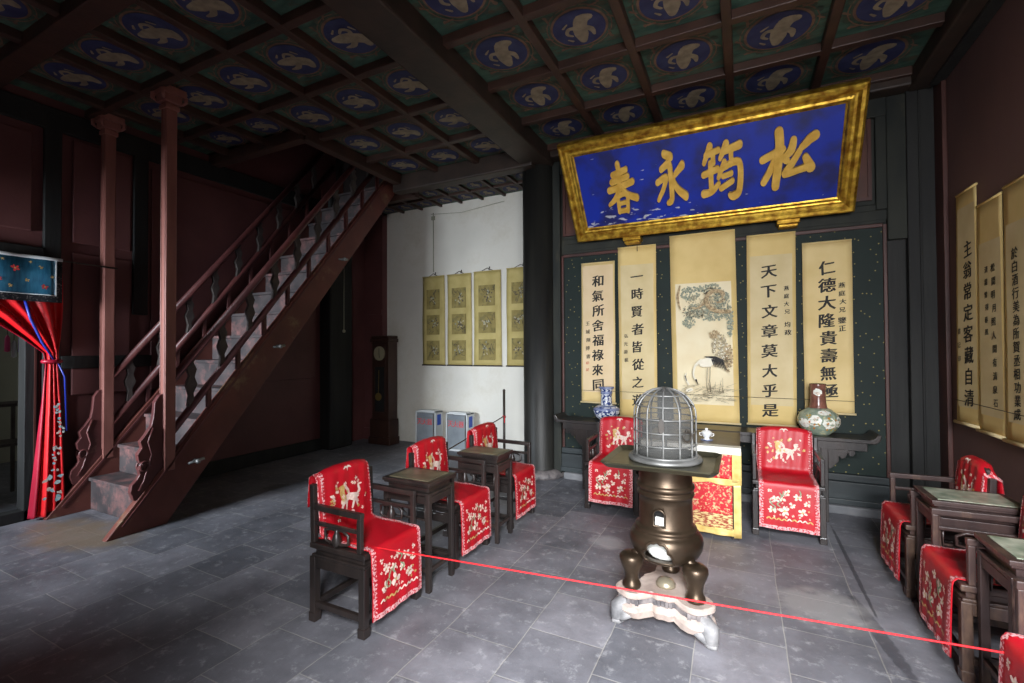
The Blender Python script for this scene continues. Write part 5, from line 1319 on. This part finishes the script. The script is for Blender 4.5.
GX = 'fire extinguisher boxes by the white wall'
fx = thing('extinguisher_box', 'left one of two grey glass-fronted fire extinguisher boxes by the white wall', 'box', (-4.62, 6.2, 0), 0, GX)
w_, d_, h_ = .40, .2, .59
b = MB(); t_ = .02
b.box(-w_/2, w_/2, 0, t_, 0, .03); b.box(-w_/2, w_/2, d_/2, d_/2+.01, 0, h_); b.box(-w_/2, -w_/2+t_, -d_/2, d_/2, 0, h_); b.box(w_/2-t_, w_/2, -d_/2, d_/2, 0, h_)
b.box(-w_/2, w_/2, -d_/2, d_/2, h_-t_, h_); b.box(-w_/2, w_/2, -d_/2, d_/2, 0, .03); b.box(-w_/2+.04, w_/2-.04, -d_/2+.02, d_/2-.04, h_, h_+.015)
b.build('cabinet', 'box_white', fx, bevel=.004)
b = MB(); b.box(-w_/2+.03, w_/2-.03, -d_/2+.006, -d_/2+.01, .04, h_-.03); b.build('glass_door', 'box_glass', fx)
b = MB(); b.bar((-w_/2+.03, -d_/2, h_-.1), (w_/2-.03, -d_/2, h_-.1), .008, .01); b.box(w_/2-.05, w_/2-.03, -d_/2-.006, -d_/2+.01, .03, h_-.03); b.build('door_frame', 'pewter', fx)
b = MB()
for i, (v_, f_) in enumerate(text_mesh('灭火器', .105, bold=.02, sheargl=0)):
    b.add([(-.115+.1*i+v.x, -d_/2+.004, h_-.17+v.y) for v in v_], f_)
b.build('lettering', 'rope_red', fx)
b = MB(); b.box(w_/2, w_/2+.003, -d_/2+.05, d_/2-.05, h_-.22, h_-.05); b.build('sticker', 'label_blue', fx)
copy_thing(fx, (-4.02, 6.2, 0), 0, 'right one of two grey glass-fronted fire extinguisher boxes by the white wall', GX)

pole = thing('barrier_pole', 'thin dark upright barrier pole standing behind the farthest left armchair', 'pole', (-2.5, 4.8, 0))
b = MB(); b.tube([(0, 0, .02), (0, 0, 1.11)], .015, 10); b.ball((0, 0, 1.11), .017); b.build('pole', 'iron', pole)
b = MB(); b.lathe([(.07, 0), (.07, .012), (.03, .022), (.014, .04)], 24); b.build('base', 'iron', pole)
b = MB(); b.tube([(.0, -.018, .82), (.018, 0, .8), (0, .018, .83), (-.018, 0, .81)], .008, 6, closed=True); b.tube([(.01, -.016, .81), (.018, -.024, .74)], .005, 6); b.build('knot', 'rope_red', pole)
def rope(name, p, q, sag, rad, m, label, n=24):
    p, q = V(p), V(q); b = MB(); b.tube([p.lerp(q, i/n)-V((0, 0, 4*sag*(i/n)*(1-i/n))) for i in range(n+1)], rad, 8)
    return tag(b.build(name, m), label, 'rope')
rope('barrier_rope', (-2.5, 4.78, .81), (-2.47, 3.2, .60), .0, .006, 'string', 'thin dark cord running from the pole down behind the left armchairs')
rope('barrier_rope', (-2.30, 1.965, .478), (1.05, 2.51, .40), .0, .0042, 'rope_red', 'long red barrier rope stretched across the hall in front of the brazier')

# light-pull cord behind the stairs
b = MB(); b.tube([(-5.84, 5.55, 3.4), (-5.84, 5.55, 1.92)], .006, 6); pc = b.build('pull_cord', 'plaster_dim'); tag(pc, 'thin white pull cord hanging on the dark column behind the staircase', 'cord')
b = MB(); b.ball((-5.84, 5.55, 1.9), .028); b.build('cord_end', 'plaster_dim', pc)

# ------------------------------------------------------------------ curtain, valance, things in the side room
CXp = XL+.12
cu = thing('door_curtain', 'red silk door curtain tied back beside the left doorway', 'curtain', (CXp, 2.0, 0))
def edge(t):
    """t 0 (top) .. 1 (floor) -> (z, y_left, y_right)"""
    K = [(0, 2.44, 1.0, 2.09), (.10, 2.25, 1.1, 2.095), (.18, 2.08, 1.3, 2.09), (.26, 1.92, 1.55, 2.085), (.34, 1.72, 1.8, 2.07), (.40, 1.58, 1.955, 2.06), (.45, 1.46, 1.97, 2.06), (.6, 1.1, 1.95, 2.085), (.85, .4, 1.90, 2.11), (1, .03, 1.87, 2.12)]
    for i in range(len(K)-1):
        if t <= K[i+1][0]:
            s = (t-K[i][0])/(K[i+1][0]-K[i][0]); s = s*s*(3-2*s)*.4+s*.6; return [K[i][j]+(K[i+1][j]-K[i][j])*s for j in (1, 2, 3)]
    return K[-1][1:]
def curtain(u0, u1, m, name, off=0, nu=48, nv=60):
    b = MB(); vs = []
    for j in range(nv+1):
        t = j/nv; z, a, c = edge(t)
        for i in range(nu+1):
            u_ = u0+(u1-u0)*i/nu; y = a+(c-a)*u_; dz = (1-u_)*(-.0)
            w_ = c-a; amp = .02+.02*min(1, w_/.5)
            dip = -.32*(1-u_)*max(0, .56-t)*0
            vs.append((CXp+off+amp*math.sin(u_*24+1.3*math.sin(t*5))*(.5+.5*min(1, w_*4)), y, max(z+dip, .02)))
    b.add(vs, [(j*(nu+1)+i, j*(nu+1)+i+1, (j+1)*(nu+1)+i+1, (j+1)*(nu+1)+i) for j in range(nv) for i in range(nu)], 0, True)
    return b.build(name, m, cu, True, solid=.004)
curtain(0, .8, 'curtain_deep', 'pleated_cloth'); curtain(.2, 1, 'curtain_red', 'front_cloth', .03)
b = MB(); b.tube([(CXp+.03+.045*math.cos(t), 2.01+.06*math.sin(t), 1.5) for t in [2*PI*k/20 for k in range(20)]], .02, 8, closed=True); b.build('tie_band', 'curtain_deep', cu, True)
b = MB(); vs = []
P = [(CXp+.09, 1.80, 2.08), (CXp+.09, 1.84, 1.9), (CXp+.095, 1.92, 1.68), (CXp+.1, 2.0, 1.52)]
b.tube(P, [.012, .012, .011, .008], 6); b.tube([(CXp+.06, 2.04, 1.5), (CXp+.05, 2.1, 1.35), (CXp+.045, 2.12, .82)], [.006, .009, .008], 6)
b.build('blue_ribbon', 'ribbon_blue', cu, True)
b = MB(); rn = random.Random(8)
for k in range(46):
    z = rn.uniform(.18, 1.15); y = 2.04+.02*math.sin(z*9)+rn.uniform(-.02, .025) if z > .4 else rn.uniform(1.95, 2.07)
    q = .013 if z > .4 else .022
    for p in blob(y, z, q, q*.8, rn.random()*3, 7, .4, rn): b.poly([(CXp+.079+.0003*k/4, a, c) for a, c in p], rn.choice([0, 0, 1]))
b.build('embroidery_pattern', ['emb_cyan', 'thread_cream'], cu, True)

va = thing('valance', 'blue embroidered valance with dark border above the left doorway', 'valance', (CXp+.1, 1.6, 2.06))
b = MB(); vx = CXp+.12
def vv(y, z): return (vx+.008*math.sin(y*20), y, z)
def vgrid(y0, y1, z0, z1, off, m, nm, mt):
    b = MB(); ny = 24; vs = []
    for z in (z0, z1):
        for i in range(ny+1): y = y0+(y1-y0)*i/ny; p = vv(y, z); vs.append((p[0]+off, p[1], p[2]))
    b.add(vs, [(i, i+1, ny+2+i, ny+1+i) for i in range(ny)], 0, True); return b.build(nm, mt, va, True, solid=.003)
vgrid(1.0, 2.05, 2.06, 2.47, 0, 0, 'border', 'border_dark'); vgrid(1.0, 2.0, 2.13, 2.47, .005, 0, 'blue_field', 'valance_blue')
vgrid(1.0, 2.05, 2.455, 2.485, .01, 0, 'top_binding', 'box_white'); vgrid(1.0, 2.005, 2.122, 2.13, .01, 0, 'piping', 'box_white')
b = MB(); b.box(vx+.009, vx+.014, 1.995, 2.005, 2.12, 2.47); b.build('piping', 'box_white', va, True)
b = MB()
for (y, z, k, m) in ((1.78, 2.35, .035, 0), (1.98, 2.2, .03, 0), (1.68, 2.24, .025, 0), (1.95, 2.38, .02, 1), (1.86, 2.25, .02, 1), (1.75, 2.19, .018, 1), (2.03, 2.3, .016, 1), (1.7, 2.42, .015, 1), (1.88, 2.42, .014, 1)):
    for pcs, mm in motif_flower(y-.06, z, k, rn, m):
        for p in pcs: b.poly([(vx+.02+(.001 if mm == 1 else 0), a, c) for a, c in p], m if mm != 1 else 1)
b.build('embroidery_pattern', ['emb_red', 'thread_gold'], va, True)
b = MB(); b.tube([(vx-.02, .9, 2.5), (vx-.02, 2.5, 2.46)], .008, 6); tag(b.build('curtain_rod', 'iron'), 'thin dark rod carrying the valance over the left doorway', 'curtain rod')

sr = thing('side_table', 'pale edged low stand seen through the left doorway', 'stand', (-7.3, 2.02, 0))
b = MB(); b.box(-7.5, -7.1, 1.8, 2.24, 1.0, 1.03); b.build('table_top', 'grey_carve', sr, True)
for x in (-7.48, -7.12):
    for y in (1.82, 2.2):
        b = MB(); b.box(x-.015, x+.015, y-.015, y+.015, 0, 1.0); b.build('leg', 'grey_carve', sr, True)
b = MB(); b.box(-7.5, -7.1, 1.8, 2.22, .57, .6); b.build('shelf', 'grey_carve', sr, True)
for k, (y, z, m) in enumerate(((2.01, 1.66, 'tassel_pink'), (2.06, 1.6, 'box_white'), (2.11, 1.65, 'tassel_purple'), (2.16, 1.61, 'tassel_pink'))):
    tt = thing('hanging_tassel', ['pink tassel hanging inside the left doorway, nearest the edge', 'white tassel between the pink and purple ones inside the left doorway', 'purple tassel hanging inside the left doorway', 'pink tassel hanging beside the curtain inside the left doorway'][k], 'tassel', (-7.0, y, z), 0, 'tassels inside the left doorway')
    b = MB(); b.lathe([(.001, .12), (.012, .1), (.02, .08), (.022, -.06), (.001, -.07)], 10); b.build('skirt', m, tt); b = MB(); b.tube([(0, 0, .1), (0, 0, 3.2-z)], .003, 5); b.build('string', 'string', tt)

# ------------------------------------------------------------------ light
def area(name, loc, target, sx, sy, power, colr=(1, 1, 1)):
    l = bpy.data.lights.new(name, 'AREA'); l.shape = 'RECTANGLE'; l.size = sx; l.size_y = sy; l.energy = power; l.color = colr
    o = bpy.data.objects.new(name, l); COL.objects.link(o); o.location = loc
    o.rotation_euler = (V(target)-V(loc)).to_track_quat('-Z', 'Y').to_euler(); return o
area('courtyard_sky_before_door', (1.2, -3.6, 2.2), (-.3, 3.0, 1.4), 3.0, 2.2, 800, (.95, .97, 1.0))
area('open_sky_over_door', (.75, -1.7, 3.7), (.2, 2.3, .0), 1.5, 1.6, 1150, (.93, .96, 1.0))
area('courtyard_sky_before_window', (-5.2, -2.4, 2.05), (-4.9, 2.6, .5), 1.4, 1.3, 640, (.82, .91, 1.0))
area('side_room_daylight', (-8, 0, 2.6), (-8, 2.2, 1), 1, .5, 4, (.9, .95, 1))

w = bpy.data.worlds.new('world'); sc.world = w; w.use_nodes = True
bg = w.node_tree.nodes['Background']; bg.inputs[0].default_value = (.75, .85, 1, 1); bg.inputs[1].default_value = .25
vs = sc.view_settings; vs.view_transform = 'Standard'; vs.look = 'None'; vs.gamma = 1; vs.use_curve_mapping = False; vs.exposure = .0
sc.cycles.use_denoising = True
sc.cycles.max_bounces = 10; sc.cycles.diffuse_bounces = 6; sc.cycles.transparent_max_bounces = 12
sc.cycles.sample_clamp_indirect = 8
